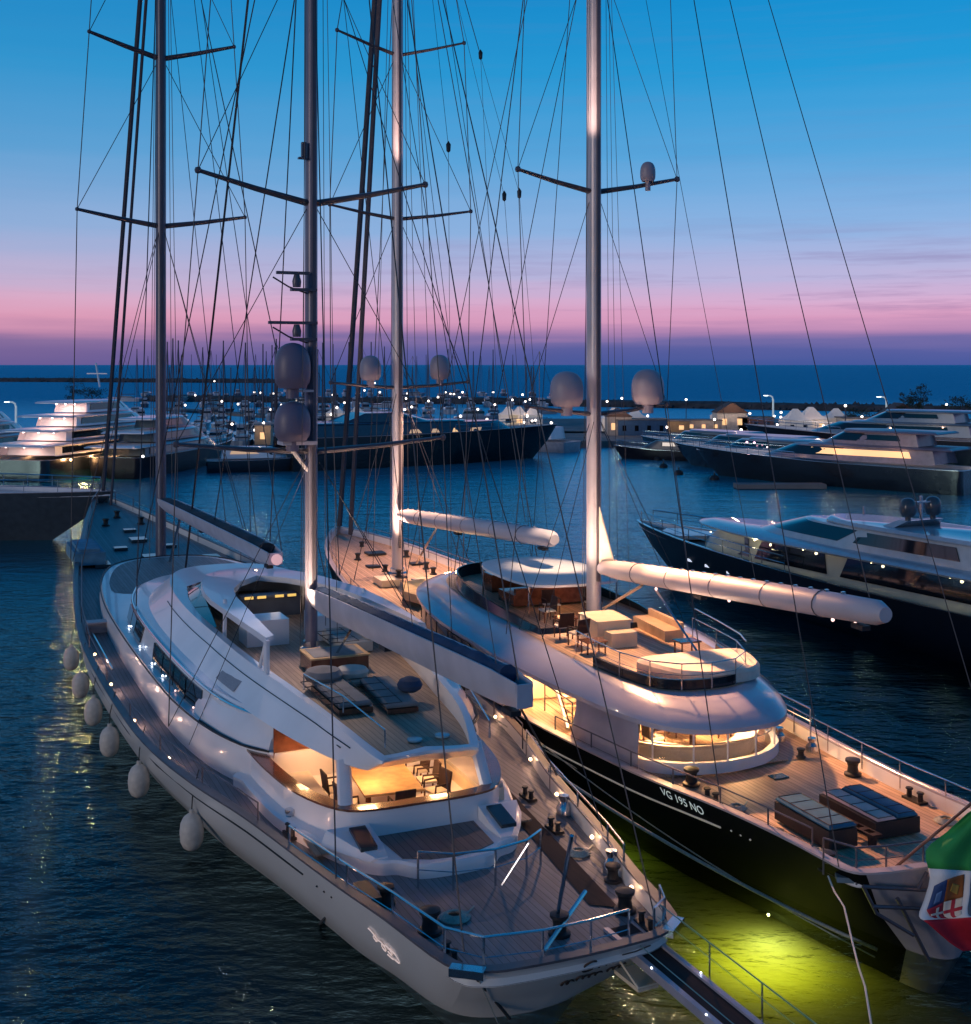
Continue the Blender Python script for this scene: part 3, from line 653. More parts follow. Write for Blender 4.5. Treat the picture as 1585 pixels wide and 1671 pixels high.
rail(A,[(sd*t,s,flytop(s)) for sd,L in((-1,[(1.45,7.1),(1.8,9.5),(2.2,12)]),) for t,s in L]+[],.45,wires=(),r=.02)
rail(A,[(1.45,7.1,4.2),(1.8,9.5,4.6),(2.2,12,4.65),(2.6,15.5,4.7)],.45,wires=(),r=.02)
for t,s,c in((-2.55,3.9,.75),(-2.15,2.2,.9),(.35,1.0,.8),(2.2,1.4,.85),(2.75,2.9,.7)): winch(A,(t,s,1.83),c)
for t,s in((-3.5,8.6),(-2.2,.9),(2.9,6.2),(3.3,8.6),(2.2,.5)): bollard(A,(t,s,1.85),.75)
for t,s in ((-3.35,9.2),(3.7,7.2),(3.0,3.4)):
    q=MB(); q.lathe([(.22,0),(.2,.2),(.1,.34),(.14,.42),(.14,.5)],(t,s,1.84),12); q.build('winch',STEEL,A)
# passerelle davit arms and ensign staff stump
q=MB(); q.tube([(.2,3.6,1.9),(.75,3.3,2.9)],.03,6); q.build('stern_pole',STEEL,A)
q=MB(); q.tube([(.75,4.0,1.9),(.30,1.1,1.95),(.28,.3,4.2)][1:],.045,8); q.build('stern_pole',STEEL,A)
q=MB(); q.tube([(-.35,.35,1.9),(1.25,1.5,2.4)],.05,6); q.build('support_strut',STEEL,A)
# cleats, hatches and vents on the foredeck
for t,s,w,l in((0,53.5,1.3,1.3),(-1.5,57,.8,.8),(1.5,57,.8,.8),(0,60,1.0,1.4),(-3.2,52,.9,1.6),(0,64,.8,.8),(3.2,52,.9,1.6)):
    q=MB(); q.box((t,s,zprof(Az,s)-.28),(w,l,.18)); q.build('deck_hatch',mat('tinted_hatch',(.03,.05,.06),.1),A)
q=MB(); q.box((-3.9,54,zprof(Az,54)+.1),(1.7,5.2,.7)); q.box((-3.9,54,zprof(Az,54)+.5),(1.2,4.4,.25)); q.build('tender_cover',mat('blue_tender_cover',(.10,.24,.33),.8,var=.2,bump=.4,bs=2),A)
for t,s in((-1.2,67),(1.2,67),(0,70.5)): winch(A,(t,s,zprof(Az,s)-.35),.9,'windlass')
rail(A,[(-1.5,73,3.0),(-.7,77,3.1),(0,79.4,3.2),(.7,77,3.1),(1.5,73,3.0)],.95,m=SPAR,r=.035)
# port boarding steps platform next to the side deck (pale box seen beside the coaming)
q=MB(); q.box((-5.15,35.2,2.2),(1.3,.25,.5)); q.box((-5.1,35.0,2.48),(1.35,.7,.06)); q.build('boarding_step',CAPR,A)
q=MB(); q.box((-5.65,31,2.18),(.06,8,.10)); q.build('grab_rail',STEEL,A)

# masts of yacht A
m1=mast(A,50.9,2.2,52.5,.30,.42,SPAR); mA=mat('mast_dark_aluminium',(.11,.11,.15),.35,.2,var=.1,vs=1.5); m1.data.materials[0]=mA
spreader(m1,50.9,22.1,4.75,22.75,.9,.13); spreader(m1,50.9,31.9,4.1,32.8,.9,.13); spreader(m1,50.9,41.5,3.5,42.3,.8,.12)
m2=mast(A,19.0,4.1,47,.21,.30,mat('mast_pale_aluminium',(.20,.18,.23),.35,.2,var=.1,vs=1.5))
spreader(m2,19.0,11.0,4.7,11.4,.55,.09); spreader(m2,19.0,19.6,4.0,20.4,.6,.10); spreader(m2,19.0,29,3.3,29.8,.5,.09)
for z,r_,h_ in((11.75,.62,1.35),(13.55,.62,1.55)): dome(m2,(-.52-.25,18.6,z-.35),r_,h_,mat('dome_dim_violet',(.15,.13,.19),.45,var=.03))
q=MB(); q.box((-.55,18.8,11.32),(1.2,.8,.12)); q.tube([(-.1,18.9,10.3),(-.9,18.7,11.27)],.08,6); q.build('dome_bracket',MASTM,m2)
q=MB(); q.box((-.5,18.8,13.1),(.9,.6,.08)); q.build('dome_bracket',MASTM,m2)
for z,w in((15.25,1.7),(16.95,1.15)):
    q=MB(); q.box((-.75,18.6,z+.18),(w,.16,.10)); ra=q.build('radar_scanner',SPAR,m2)
    q=MB(); q.lathe([(.14,-.3),(.16,-.1),(.1,.12)],(-.62,18.6,z),10); q.box((-.35,18.7,z-.38),(.9,.25,.10)); q.tube([(-1.45,18.6,z+.02),(-.9,18.6,z-.3),(-.2,18.8,z-.5)],.03,5); q.build('radar_bracket',SPAR,ra)
q=MB(); q.box((-.32,18.8,21.4),(.16,.16,.5)); q.box((-.36,18.8,21.1),(.3,.2,.06)); q.build('mast_lamp',SPAR,m2)
boom(A,18.7,6.0,2.0,6.72,.62,.84,mat('boom_grey_alloy',(.52,.50,.56),.4,.1,var=.1,vs=1),cover=NAVYC)
boom(A,50.2,6.0,24.0,6.55,.9,.72,mat('boom_grey_alloy',(.34,.33,.40),.4,.1,var=.1,vs=1),cover=mat('black_sail',(.02,.025,.035),.85,bump=.5,bs=8))
q=MB(); q.lathe([(.001,0),(.15,.0),(.21,.06),(.21,.14),(.001,.16)],(0,0,0),14); o=q.build('boom_end_lamp',glow('boom_end_pink',(1,.55,.55),.55),A,loc=(0,23.85,6.55)); o.rotation_euler=(R(90),0,0)
wire(A,(0,16.6,4.2),(0,14.2,5.9),.05,'boom_vang',STEEL); wire(A,(0,48,2.7),(0,44.5,5.8),.08,'boom_vang',STEEL)

def rig(P,s,top,levels,chain_t,zchain,base_root,aft=[],fore=[],r=.026,chs=None,rs_=None):
    """shrouds: levels=[(root z, tip t, tip z, sweep)] lowest first"""
    cs=s-.9 if chs is None else chs
    for sd in(-1,1):
        prev=(sd*chain_t,cs,zchain)
        for i,(zr,tt,zt,sw) in enumerate(levels):
            tip=(sd*tt,s-sw,zt)
            wire(P,prev,tip,r)
            # diagonal from this root down to the previous tip / chainplate
            wire(P,prev,(sd*.15,s-.1,zr-.15),r*.8,'diagonal_shroud')
            prev=tip
        wire(P,prev,(sd*.1,s,top-.3),r)
        wire(P,(sd*chain_t*.95,cs-2.2,zchain),(sd*.15,s-.3,levels[0][0]-.3),r*.8,'lower_shroud')
    for a,z in aft: wire(P,a,(0,s-.25,z),r,'backstay')
    for a,z,rr,nm in fore: wire(P,a,(0,s+.3,z),rr,nm,mat('furled_sail_dark',(.05,.05,.07),.8) if rr>.06 else None)
rig(A,50.9,52,[(22.1,4.75,22.75,.9),(31.9,4.1,32.8,.9),(41.5,3.5,42.3,.8)],5.1,2.5,0,
    aft=[((-4.2,31,3.8),46),((4.2,31,3.8),46)],
    fore=[((0,79.0,3.6),51,.15,'furled_headsail'),((0,74,3.4),47,.10,'furled_headsail'),((0,79.8,3.6),52,.03,'forestay')],r=.032)
rig(A,19.0,46.6,[(11.0,4.7,11.4,.55),(19.6,4.0,20.4,.6),(29,3.3,29.8,.5)],5.0,2.3,0,
    aft=[((-2.2,.2,2.3),46),((2.2,.2,2.3),46),((-3.5,4.6,2.3),30),((3.45,4.6,2.3),30),((0,2.3,7.0),46.4)],
    fore=[((0,43,3.2),46,.05,'forestay'),((-.1,50.5,51.5),46.5,.03,'triatic_stay'),((3.2,38,3.7),36,.03,'running_backstay'),((-3.2,38,3.7),36,.03,'running_backstay'),((0,36,5.9),30,.03,'mizzen_staysail_stay')],r=.022)
for t0,s0,z0,t1,s1,z1 in ((.5,50,6,.3,50.6,48),(-.6,50,4,-.25,50.6,44),(.7,49,3,.4,50.4,40),(-1.0,48.5,3,-.3,50.4,46),(0,27,7,0,50.3,51),(0,33,6.9,0,50.3,40),(0.3,24.2,6.8,.1,50.3,50)):
    wire(A,(t0,s0,z0),(t1,s1,z1),.022,'halyard')
for t0,s0,z0,t1,s1,z1 in ((.4,18.6,5,.3,18.8,42),(-.4,18.6,5,-.25,18.8,40),(.7,18.2,4.5,.3,18.7,38),(0,3.5,7.1,0,18.7,44),(0,9,6.9,0,18.7,36),(-.8,17.5,4.5,-.25,18.7,29)):
    wire(A,(t0,s0,z0),(t1,s1,z1),.014,'halyard')
# lights that show on the rig
light('mast_uplight',A,(-1.6,17.6,4.9),W2,3200,'SPOT',.12,(0,19.0,8.0),60,.8)
light('deck_spot',A,(-.3,18.3,10.6),W2,1000,'SPOT',.2,(.3,14.0,4.1),75,.9)
light('helm_glow',A,(0,24,5.3),W2,9,'POINT',.2)
light('deckhouse_spot',A,(-.3,18.5,10.8),(.95,.80,.95),700,'SPOT',.3,(-3.8,16,3.6),70,.9)
light('mast_spot',A,(-1.0,49,3.4),(.7,.75,1),60,'SPOT',.15,(0,50.9,9),40,.6)

# loose things on yacht A
fz=.70
for i,(t,s) in enumerate([(-6.35,36.0),(-6.45,31.0),(-6.4,26.7),(-6.3,22.6),(-5.95,18.0),(-5.2,13.0)]):
    labs=['small farthest fender high along the ketch side, hanging beside the dark forward hull','second farthest fender, hanging below the boarding step of the pale ketch','third fender counted from the far end of the row of six','fourth fender counted from the far end, between the two groups of saloon windows','second nearest fender, below the aft end of the deckhouse','largest nearest fender hanging alone at the lower end of the row']
    if i==0:
        f=thing('fender',labs[0],'fender',FA.w(t,s,0),FA.rz,'six pale fenders hanging along the ketch side')
        q=MB(); prof=[(.001,-.52),(.13,-.50),(.24,-.42),(.32,-.25),(.345,0),(.32,.25),(.24,.42),(.12,.52),(.07,.55),(.07,.64),(.001,.65)]
        q.lathe(prof,(0,0,0),20); fb=q.build('fender_body',FEND,f,loc=(0,0,fz))
        q=MB(); q.tube([(0,0,.62),(.02,0,1.0),(.20,0,1.75)],.018,5); fr_=q.build('fender_rope',ROPED,f,loc=(0,0,fz))
        kids=[fb,fr_]
    else:
        f2=f.copy(); sc.collection.objects.link(f2); f2.location=FA.w(t,s,0); f2['label']=labs[i]
        for kd in kids: c=kd.copy(); sc.collection.objects.link(c); c.parent=f2
def _dummy(): pass
SH=ramp_([(7,-.42),(20,0)])
# sun loungers, pouf, folded cover on the flybridge deck
def local_thing(FR,name,label,cat,t,s,z,rz=0,group=None):
    if SH: t+=SH(s)
    o=thing(name,label,cat,FR.w(t,s,z),FR.rz+rz,group); o['nosh']=1; return o
def cushion_block(P,w,l,h,m,name,loc=(0,0,0),r=.06):
    q=MB(); x,y=w/2,l/2
    prof=[(x-r,y-r,0),(x,y,r*.6),(x,y,h-r),(x-r,y-r,h)]
    q.rings([[(a*sx+0,b*sy,z) for sx,sy in((-1,-1),(1,-1),(1,1),(-1,1))] for a,b,z in prof]); o=q.build(name,m,P,loc=loc)
    g=MB(); c=[(-x+r,-y+r,h),(x-r,-y+r,h),(x-r,y-r,h),(-x+r,y-r,h),(-x+r,-y+r,h)]; g.tube(c,.014,5); g.build('piping',CUSHD,o)
    if l>2:
        for k in(1,2,3):
            g=MB(); yy=-y+l*k/4; g.tube([(-x+r*.4,yy,h+.002),(x-r*.4,yy,h+.002)],.012,4); g.build('seam',CUSHD,o)
    return o
lo=local_thing(FA,'sun_bed','low grey sun bed to port on the flybridge, bulging cover at its head','sun bed',-.75,12.3,4.11,0,'two padded sun beds behind the tub')
q=MB(); q.box((0,0,.1),(1.0,2.9,.16)); q.build('bed_frame',MAHOG,lo); cushion_block(lo,.98,2.8,.16,CUSHG,'mattress',(0,0,.19))
q=MB(); q.lathe([(.52,0),(.60,.14),(.5,.3),(.2,.38),(.001,.40)],(0,0,0),14); q.build('folded_cover',CUSHG,lo,loc=(-.1,1.5,.32))
lo=local_thing(FA,'sun_bed','grey sun bed to starboard on the flybridge deck with a round black bundle on it','sun bed',.62,12.0,4.11,R(-4),'two padded sun beds behind the tub')
q=MB(); q.box((0,0,.08),(.9,3.2,.12)); q.build('bed_frame',MAHOG,lo); cushion_block(lo,.95,3.1,.16,CUSHG,'mattress',(0,0,.14))
po=local_thing(FA,'pouf','pale stacked round pouf between the two sun beds, beside the wooden tub','pouf',.1,14.1,4.11)
q=MB(); q.lathe([(.40,0),(.50,.05),(.52,.18),(.47,.23),(.50,.28),(.52,.42),(.45,.50),(.001,.54)],(0,0,0),18); q.build('seat',CUSH,po)
bu=MB(); bu.lathe([(.22,0),(.34,.08),(.38,.2),(.30,.34),(.12,.42),(.001,.43)],(0,0,0),16); b_=bu.build('bundle',NAVYC); b_.location=FA.w(.85,11.5,4.42); b_.rotation_euler=(0,0,.4)
tag(b_,'round black bundle lying on the starboard grey sun bed','bundle')
sf=local_thing(FA,'sofa','pale curved sofa beside the helm, starboard of the mizzen mast on the flybridge','sofa',1.35,19.2,4.11,R(0))
cushion_block(sf,1.1,2.6,.42,CUSH,'seat'); cushion_block(sf,.28,2.6,.45,CUSH,'backrest',(.5,0,.40))
for k,(t,s) in enumerate([(-.35,7.9),(.45,7.95)]):
    q=MB(); q.lathe([(.16,0),(.20,.03),(.20,.07),(.001,.09)],(0,0,0),16); o=q.build('deck_skylight',mat('pale_blue_dome',(.25,.42,.5),.2),None); o.location=FA.w(t,s,4.105)
    tag(o,['round pale deck light set in the flybridge deck, the one nearer the port edge','round pale deck light set in the flybridge deck, the one nearer the starboard edge'][k],'deck light','pair of round deck lights')
# cockpit table and chairs
tb=local_thing(FA,'dining_table','glossy wooden dining table lit orange under the flybridge overhang','table',-.35,9.3,2.0,R(-6))
q=MB(); q.box((0,0,.72),(1.6,2.3,.06)); q.build('tabletop',TABLE,tb)
for x in(-.45,.45): q=MB(); q.lathe([(.22,0),(.08,.06),(.07,.66),(.2,.70)],(x,0,0),10); q.build('leg',MAHOG,tb)
def chair(FR,label,t,s,z,rz,grp,first=[None]):
    if first[0] is None:
        c=local_thing(FR,'dining_chair',label,'chair',t,s,z,rz,grp)
        q=MB(); q.box((0,0,.44),(.55,.52,.06)); q.build('seat',CUSH,c)
        for x in(-.25,.25):
            for y in(-.23,.23): q=MB(); q.tube([(x,y,0),(x,y,.43)],.025,6); q.build('leg',MAHOG,c)
        q=MB(); q.rings([[(-.28,-.26,.44),(-.28,-.21,.44),(.28,-.21,.44),(.28,-.26,.44)],[(-.28,-.34,.95),(-.28,-.29,.95),(.28,-.29,.95),(.28,-.34,.95)]]); q.build('backrest',DARKW,c)
        for x in(-.30,.30): q=MB(); q.tube([(x,-.24,.42),(x,-.26,.66),(x,.2,.66),(x,.22,.43)],.028,6); q.build('armrest',DARKW,c)
        first[0]=c; return c
    src=first[0]; c=src.copy(); sc.collection.objects.link(c); c.location=FR.w(t+(SH(s) if SH else 0),s,z); c.rotation_euler=(0,0,FR.rz+rz); c['label']=label; c['group']=grp
    for k in src.children: d_=k.copy(); sc.collection.objects.link(d_); d_.parent=c
    return c
g='wooden armchairs round the cockpit table'
for lab,t,s,rz in (('dark armchair at the aft end of the cockpit table, its back to the stern deck',-.3,7.95,0),('dark armchair on the port side of the cockpit table, the aft one',-1.55,8.8,R(-90)),('dark armchair on the port side of the cockpit table, the forward one near the pillar',-1.6,9.9,R(-90)),('dark armchair on the starboard side of the table, the aft one',.95,8.7,R(100)),('dark armchair on the starboard side of the table, pushed in, the middle one',1.0,9.6,R(84)),('dark armchair on the starboard side of the table, closest to the saloon door',1.0,10.5,R(92)),('dark armchair standing alone by the saloon bulkhead',-.4,11.4,R(180))):
    chair(FA,lab,t,s,2.0,rz,g)
SH=None
# passerelle
pw=local_thing(FA,'gangway','long dark gangway with thin handrails leaving the ketch stern toward the quay','gangway',1.75,.2,0,R(3))
q=MB(); 
def gz(y): return 1.78+.05*y
for x in(-.36,.36): q.rings([[(x-.06,0.6,gz(.6)-.1),(x+.06,.6,gz(.6)-.1),(x+.06,.6,gz(.6)+.08),(x-.06,.6,gz(.6)+.08)],[(x-.06,-14,gz(-14)-.1),(x+.06,-14,gz(-14)-.1),(x+.06,-14,gz(-14)+.08),(x-.06,-14,gz(-14)+.08)]])
q.build('side_beam',mat('gangway_alloy',(.42,.40,.46),.4,.3),pw)
q=MB(); q.rings([[(-.30,0.6,gz(.6)-.02),(.30,.6,gz(.6)-.02),(.30,.6,gz(.6)+.03),(-.30,.6,gz(.6)+.03)],[(-.30,-14,gz(-14)-.02),(.30,-14,gz(-14)-.02),(.30,-14,gz(-14)+.03),(-.30,-14,gz(-14)+.03)]]); q.build('walkway',DARKW,pw)
for x in(-.0,.42):
    if x==0: continue
    q=MB(); q.tube([(x,-.2,gz(0)+.8),(x,-14,gz(-14)+.8)],.016,5); q.tube([(x,-.2,gz(0)+.5),(x,-14,gz(-14)+.5)],.01,4); q.build('handrail',mat('teal_rope',(.12,.25,.26),.6),pw)
    for y in(-.4,-2,-3.6,-5.2,-6.8,-8.4): q=MB(); q.tube([(x,y,gz(y)),(x,y,gz(y)+.8)],.018,5); q.build('stanchion',STEEL,pw)
q=MB(); q.tube([(-.38,-.4,gz(0)+.3),(-.38,-14,gz(-14)+.3)],.012,5); q.build('handrail',mat('teal_rope',(.12,.25,.26),.6),pw)
for y in(-1.2,-3,-4.6): bulb(pw,(-.42,y,gz(y)+.1),COOLL,.02,'step_light')
for y in(-1.8,): bulb(pw,(.36,y,gz(y)+.12),COOLL,.02,'step_light')
q=MB(); q.box((-.35,-.55,-.0+gz(-.5)-.45),(.5,.9,.08)); q.tube([(-.6,-.1,1.7),(-.6,-1.0,1.35),(-.1,-1.0,1.35)],.03,5); q.build('folding_bracket',CREAM,pw)

# ================================================================ yacht B: dark hulled ketch on the right
B=thing('sailing_yacht','dark hulled ketch on the right, warmly lit rounded deckhouse and two blue sun pads aft','sailing yacht',FB.w(0,0),FB.rz,'moored two-masted sailing yachts')
Btop=[(0,-.40),(1.4,-.34),(2.4,-.2),(2.85,.15),(2.95,1.2),(3.1,4.5),(3.62,8.2),(4.15,12.8),(4.45,17.6),(4.6,23),(4.55,30),(4.2,37),(3.6,43),(2.7,49),(1.45,54),(.55,56.6),(0,57.6)]
FH=ramp_([(2,0),(8,-.45),(13,-.6),(25,-.6),(45,-.4),(57,0)]); SH=FH
Bwat=[(0,-.1),(.3,0),(.65,.5),(.95,1.4),(1.35,2.8),(1.9,5.6),(2.8,9),(3.4,13.4),(3.8,18),(4.0,23),(3.9,30),(3.5,37),(2.8,43),(1.8,48),(.8,51.6),(.25,53.2),(0,53.8)]
Bz=[(-1,2.4),(8,2.3),(25,2.35),(40,2.7),(58,3.1)]
HULLB=mat('hull_paint_black_green',(.005,.007,.009),.6,var=.3,vs=.3,spec=.06)
build_hull(B,Btop,Bwat,Bz,HULLB,mat('transom_lilac',(.34,.31,.34),.35,var=.08,coat=.3),CAPR,TEAKW,ntr=9)
# white cove stripe and dots, registration letters on the dark hull
def bside(s,z,side=-1,out=.012): return on_side(side,s,z,Bz,Btop,Bwat,out)
q=MB(); rs=[]
for s in [5.0+i*.9 for i in range(19)]:
    z=zprof(Bz,s)-.62; a=bside(s,z,out=.05); b=bside(s,z+.05,out=.055); rs.append([a,b,(b[0]+.12,b[1],b[2]),(a[0]+.12,a[1],a[2])])
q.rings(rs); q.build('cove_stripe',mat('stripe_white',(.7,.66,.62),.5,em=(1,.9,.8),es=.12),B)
for s in (3.9,4.25,4.6): q=MB(); q.lathe([(.001,-.035),(.035,0),(.001,.035)],bside(s,1.78,out=.02),8); q.build('scupper',mat('stripe_white',(.7,.66,.62),.5),B)
from mathutils import Matrix
pa=Vector(bside(7.1,2.00,out=.05)); pb=Vector(bside(5.2,1.98,out=.05)); ex=(pb-pa).normalized(); up=(Vector(bside(6.1,2.35,out=.05))-Vector(bside(6.1,2.0,out=.05))).normalized(); up=(up-ex*up.dot(ex)).normalized(); ez=ex.cross(up); pa=pa+ez*.03; pa.x+=FH(6)
M=Matrix.Translation(pa)@Matrix((ex,up,ez)).transposed().to_4x4()
textmesh('registration_number','VG 195 NO',mat('lettering_white',(.75,.75,.72),.5,em=(.8,1,1),es=.25),.36,B,M)
# swim-ladder frame and dark brackets on the transom
q=MB()
for pth in ([(-2.75,-.28,2.2),(-1.2,-.45,1.95),(0.2,-.5,1.9)],[(-2.75,-.28,2.2),(-2.4,-.3,1.55),(-1.4,-.35,.9)],[(-1.9,-.40,1.85),(-.9,-.30,.2)],[(-2.55,-.36,1.75),(-.2,-.5,1.35)],[(-1.35,-.44,2.0),(-1.1,-.46,2.35)],[(-1.0,-.46,2.0),(-.75,-.46,2.35)]): q.tube(pth,.045,6)
q.build('stern_ladder_frame',SPAR,B)
# deckhouse
SH=ramp_([(8,-1.0),(20,0)])
Broof=[(0,7.15),(1.2,7.35),(2.1,8.1),(2.8,9.6),(3.4,12.0),(4.05,15.5),(4.45,19),(4.5,23),(4.1,27),(3.25,30.6),(1.8,33.0),(0,33.8)]
Btopi=[(0,9.0),(.95,9.15),(1.75,9.8),(2.25,11.2),(2.6,13.5),(2.85,16),(3.0,19),(3.0,23),(2.8,27),(2.2,30),(1.2,31.6),(0,32.2)]
LIL=mat('roof_lilac_gelcoat',(.50,.47,.54),.25,var=.06,vs=.5,coat=.5)
def lz(s): return 3.42+.10*min(1,max(0,(s-8)/14))
q=MB(); r0=sym([(t*.93,7.6+(s-7.15)*.975,lz(s)-.02) for t,s in Broof],4); r1=sym([(t,s,lz(s)) for t,s in Broof],4); r2=sym([(t*1.0,s,lz(s)+.14) for t,s in Broof],4)
r4=sym(hz(Btopi,4.16),4); r3=[(a[0]*.45+b[0]*.55,a[1]*.45+b[1]*.55,4.02) for a,b in zip(r2,r4)]; r25=[(a[0]*.84+b[0]*.16,a[1]*.84+b[1]*.16,3.80) for a,b in zip(r2,r4)]
q.rings([r0,r1,r2,r25,r3,r4],cap0=True); q.build('deckhouse_roof',LIL,B)
q=MB(); q.add([(a,b,c+.012) for a,b,c in sym([(t*.97,9.1+(s-9.1)*.985,4.16) for t,s in Btopi],4)],[tuple(range(len(r4)))]); q.build('flybridge_deck',TEAKW,B,smooth=0)
# walls below the roof
Bw=[(1.9,12.6),(1.95,14.5),(2.0,16.9),(2.05,17.3),(4.2,17.45),(4.38,19),(4.45,22),(4.08,26.5),(3.25,30),(1.8,32.4),(0,33.2)]
q=MB(); full=[(0,12.6)]+Bw
q.rings([sym(hz(full,2.0),1),sym(hz([(t*.97,s) for t,s in full],3.5),1)]); q.build('deckhouse_wall',CREAM,B)
for sd in(-1,1):
    side_panel(B,Bw,19.6,31.0,2.72,3.42,GLASS,'window',side=sd,k=10,out=.05,slant0=.9,lean1=.0,th=.05)
    for s in (21.2,23.0,24.8,26.8,29): side_panel(B,Bw,s,s+.06,2.74,3.42,BLACK,'window_frame',side=sd,k=1,out=.07,th=.02)
# aft saloon enclosure: curved clear panels with posts, warm inside
Bg=[(2.75,10.2),(2.35,9.15),(1.6,8.45),(.8,8.15),(0,8.05)]
gp=cr([(t,s,0) for t,s in Bg],3); gpf=gp+[(-p[0],p[1],0) for p in reversed(gp[:-1])]
q=MB(); q.rings([[(p[0]*1.03,p[1]-.05,2.0),(p[0]*1.03,p[1]-.05,2.34),(p[0]*.95,p[1]+.08,2.34),(p[0]*.95,p[1]+.08,2.0)] for p in gpf]); q.build('enclosure_sill',WHITE,B)
PANE=bpy.data.materials.new('clear_vinyl_pane'); PANE.use_nodes=True
_n=PANE.node_tree.nodes; _l=PANE.node_tree.links; _n.clear(); _o=_n.new('ShaderNodeOutputMaterial'); _m=_n.new('ShaderNodeMixShader'); _t=_n.new('ShaderNodeBsdfTransparent'); _g=_n.new('ShaderNodeBsdfGlossy'); _t.inputs[0].default_value=(.93,.93,.93,1); _g.inputs['Roughness'].default_value=.08
_nt=_n.new('ShaderNodeTexNoise'); _nt.inputs['Scale'].default_value=3; _b=_n.new('ShaderNodeBump'); _b.inputs['Distance'].default_value=.05; _l.new(_nt.outputs[0],_b.inputs['Height']); _l.new(_b.outputs[0],_g.inputs['Normal']); _m.inputs[0].default_value=.10
_l.new(_t.outputs[0],_m.inputs[1]); _l.new(_g.outputs[0],_m.inputs[2]); _l.new(_m.outputs[0],_o.inputs[0])
np_=len(gpf); step=4
for i in range(0,np_-1,step):
    seg=gpf[i:min(i+step+1,np_)]
    q=MB(); vs=[];fs=[]
    for p in seg: vs+=[(p[0],p[1],2.34),(p[0],p[1],3.44)]
    for k in range(len(seg)-1): fs.append((2*k,2*k+2,2*k+3,2*k+1))
    q.add(vs,fs); pn=q.build('window_pane',PANE,B)
    q=MB(); q.tube([(seg[0][0],seg[0][1],2.3),(seg[0][0],seg[0][1],3.46)],.035,6); q.build('window_post',WHITE,pn)
q=MB(); q.tube([(p[0],p[1],2.86) for p in gpf],.02,5); q.build('enclosure_rail',STEEL,B)
# inside of the enclosure: floor, settee, bulkhead
q=MB(); q.box((0,10.4,1.99),(4.6,4.1,.03)); q.build('saloon_sole',TEAKW,B)
q=MB(); q.box((0,12.52,2.75),(6.2,.06,1.35)); bkh=q.build('saloon_bulkhead',CREAM,B)
q=MB(); q.box((.9,12.46,2.7),(1.3,.04,1.2)); q.build('doorway',WARMS,bkh)
for pth,w in(([(-2.1,9.9),(-1.5,9.2),(-.6,8.8),(.5,8.75),(1.4,9.1),(2.1,9.9)],.55),):
    p3=cr([(a,b,0) for a,b in pth],4)
    q=MB(); q.rings([[(p[0]*1.0,p[1],2.08),(p[0],p[1],2.50),(p[0]*.76,p[1]+.45,2.50),(p[0]*.76,p[1]+.45,2.08)] for p in p3]); se=q.build('settee',CUSH,B)
    q=MB(); q.rings([[(p[0]*1.02,p[1]-.03,2.5),(p[0]*1.05,p[1]-.08,2.62),(p[0]*.97,p[1]+.06,2.62),(p[0]*.92,p[1]+.1,2.5)] for p in p3]); q.build('settee_back',CUSH,se)
tbl=thing('dining_table','oval brown table seen through the curved windows of the dark ketch','table',FB.w(.1,10.2,2.07),FB.rz)
q=MB(); q.lathe([(.001,.70),(1.0,.70),(1.03,.73),(1.0,.76),(.001,.76)],(0,0,0),24); q.build('tabletop',TABLE,tbl)
q=MB(); q.lathe([(.4,0),(.1,.06),(.1,.66),(.3,.70)],(0,0,0),10); q.build('table_base',MAHOG,tbl)
for k,(x,y) in enumerate([(-1.35,10.4),(1.4,10.5),(.1,11.5)]):
    c=[('cushioned chair to the left of the oval table behind the curved windows'),('cushioned chair to the right of the oval table behind the curved windows'),('cushioned chair behind the oval table, against the saloon bulkhead')][k]
    chair(FB,c,x,y,2.07,[R(-90),R(90),R(180)][k],'chairs round the oval table')
for x,y,e in((-1.3,9.6,26),(1.2,9.6,26),(0,11.2,30)):
    bulb(B,(x,y,3.38),WARM,.05,'ceiling_lamp'); light('saloon_light',B,(x,y,3.33),(1,.56,.24),e*6,'AREA',.4)
# draped canvas on the port quarter of the house
for sd in(-1,):
    q=MB(); rs=[]
    for i in range(15):
        f=i/14; s=8.9+3.1*f; w=2.35+.80*f; bl=.05*math.sin(f*9)+.05*math.sin(f*23)
        rs.append([(sd*(w+.30+bl),s-.1,1.96),(sd*(w+.24+bl*.6),s,2.7),(sd*(w+.20+bl),s+.02,3.1),(sd*(w+.20),s+.1,3.5),(sd*(w+.12),s+.1,3.5),(sd*(w+.45),s+.05,2.1)])
    q.rings(rs); q.build('canvas_screen',CANV,B)
# stairs up to the flybridge
for k in range(7):
    q=MB(); q.box((-2.75+.02*k,13.6+.32*k,2.15+.22*k),(.7,.34,.06)); q.build('stair_tread',TEAKW,B)
for x in(-3.12,-2.38):
    q=MB(); q.tube([(x,13.4,2.1),(x+.12,15.8,3.8)],.06,6); q.build('stair_stringer',WHITE,B)
for s in(13.2,14.8,16.5):
    light('side_deck_light',B,(-2.9,s,3.25),(1,.54,.24),110,'AREA',.3); bulb(B,(-2.75,s,3.36),WARM,.045,'ceiling_lamp')
q=MB(); q.lathe([(.28,-.02),(.30,0),(.28,.02)],(0,0,0),18); o=q.build('porthole',mat('porthole_black',(.01,.01,.012),.2),B,loc=(-4.38,18.4,2.75)); o.rotation_euler=(0,R(90),0)
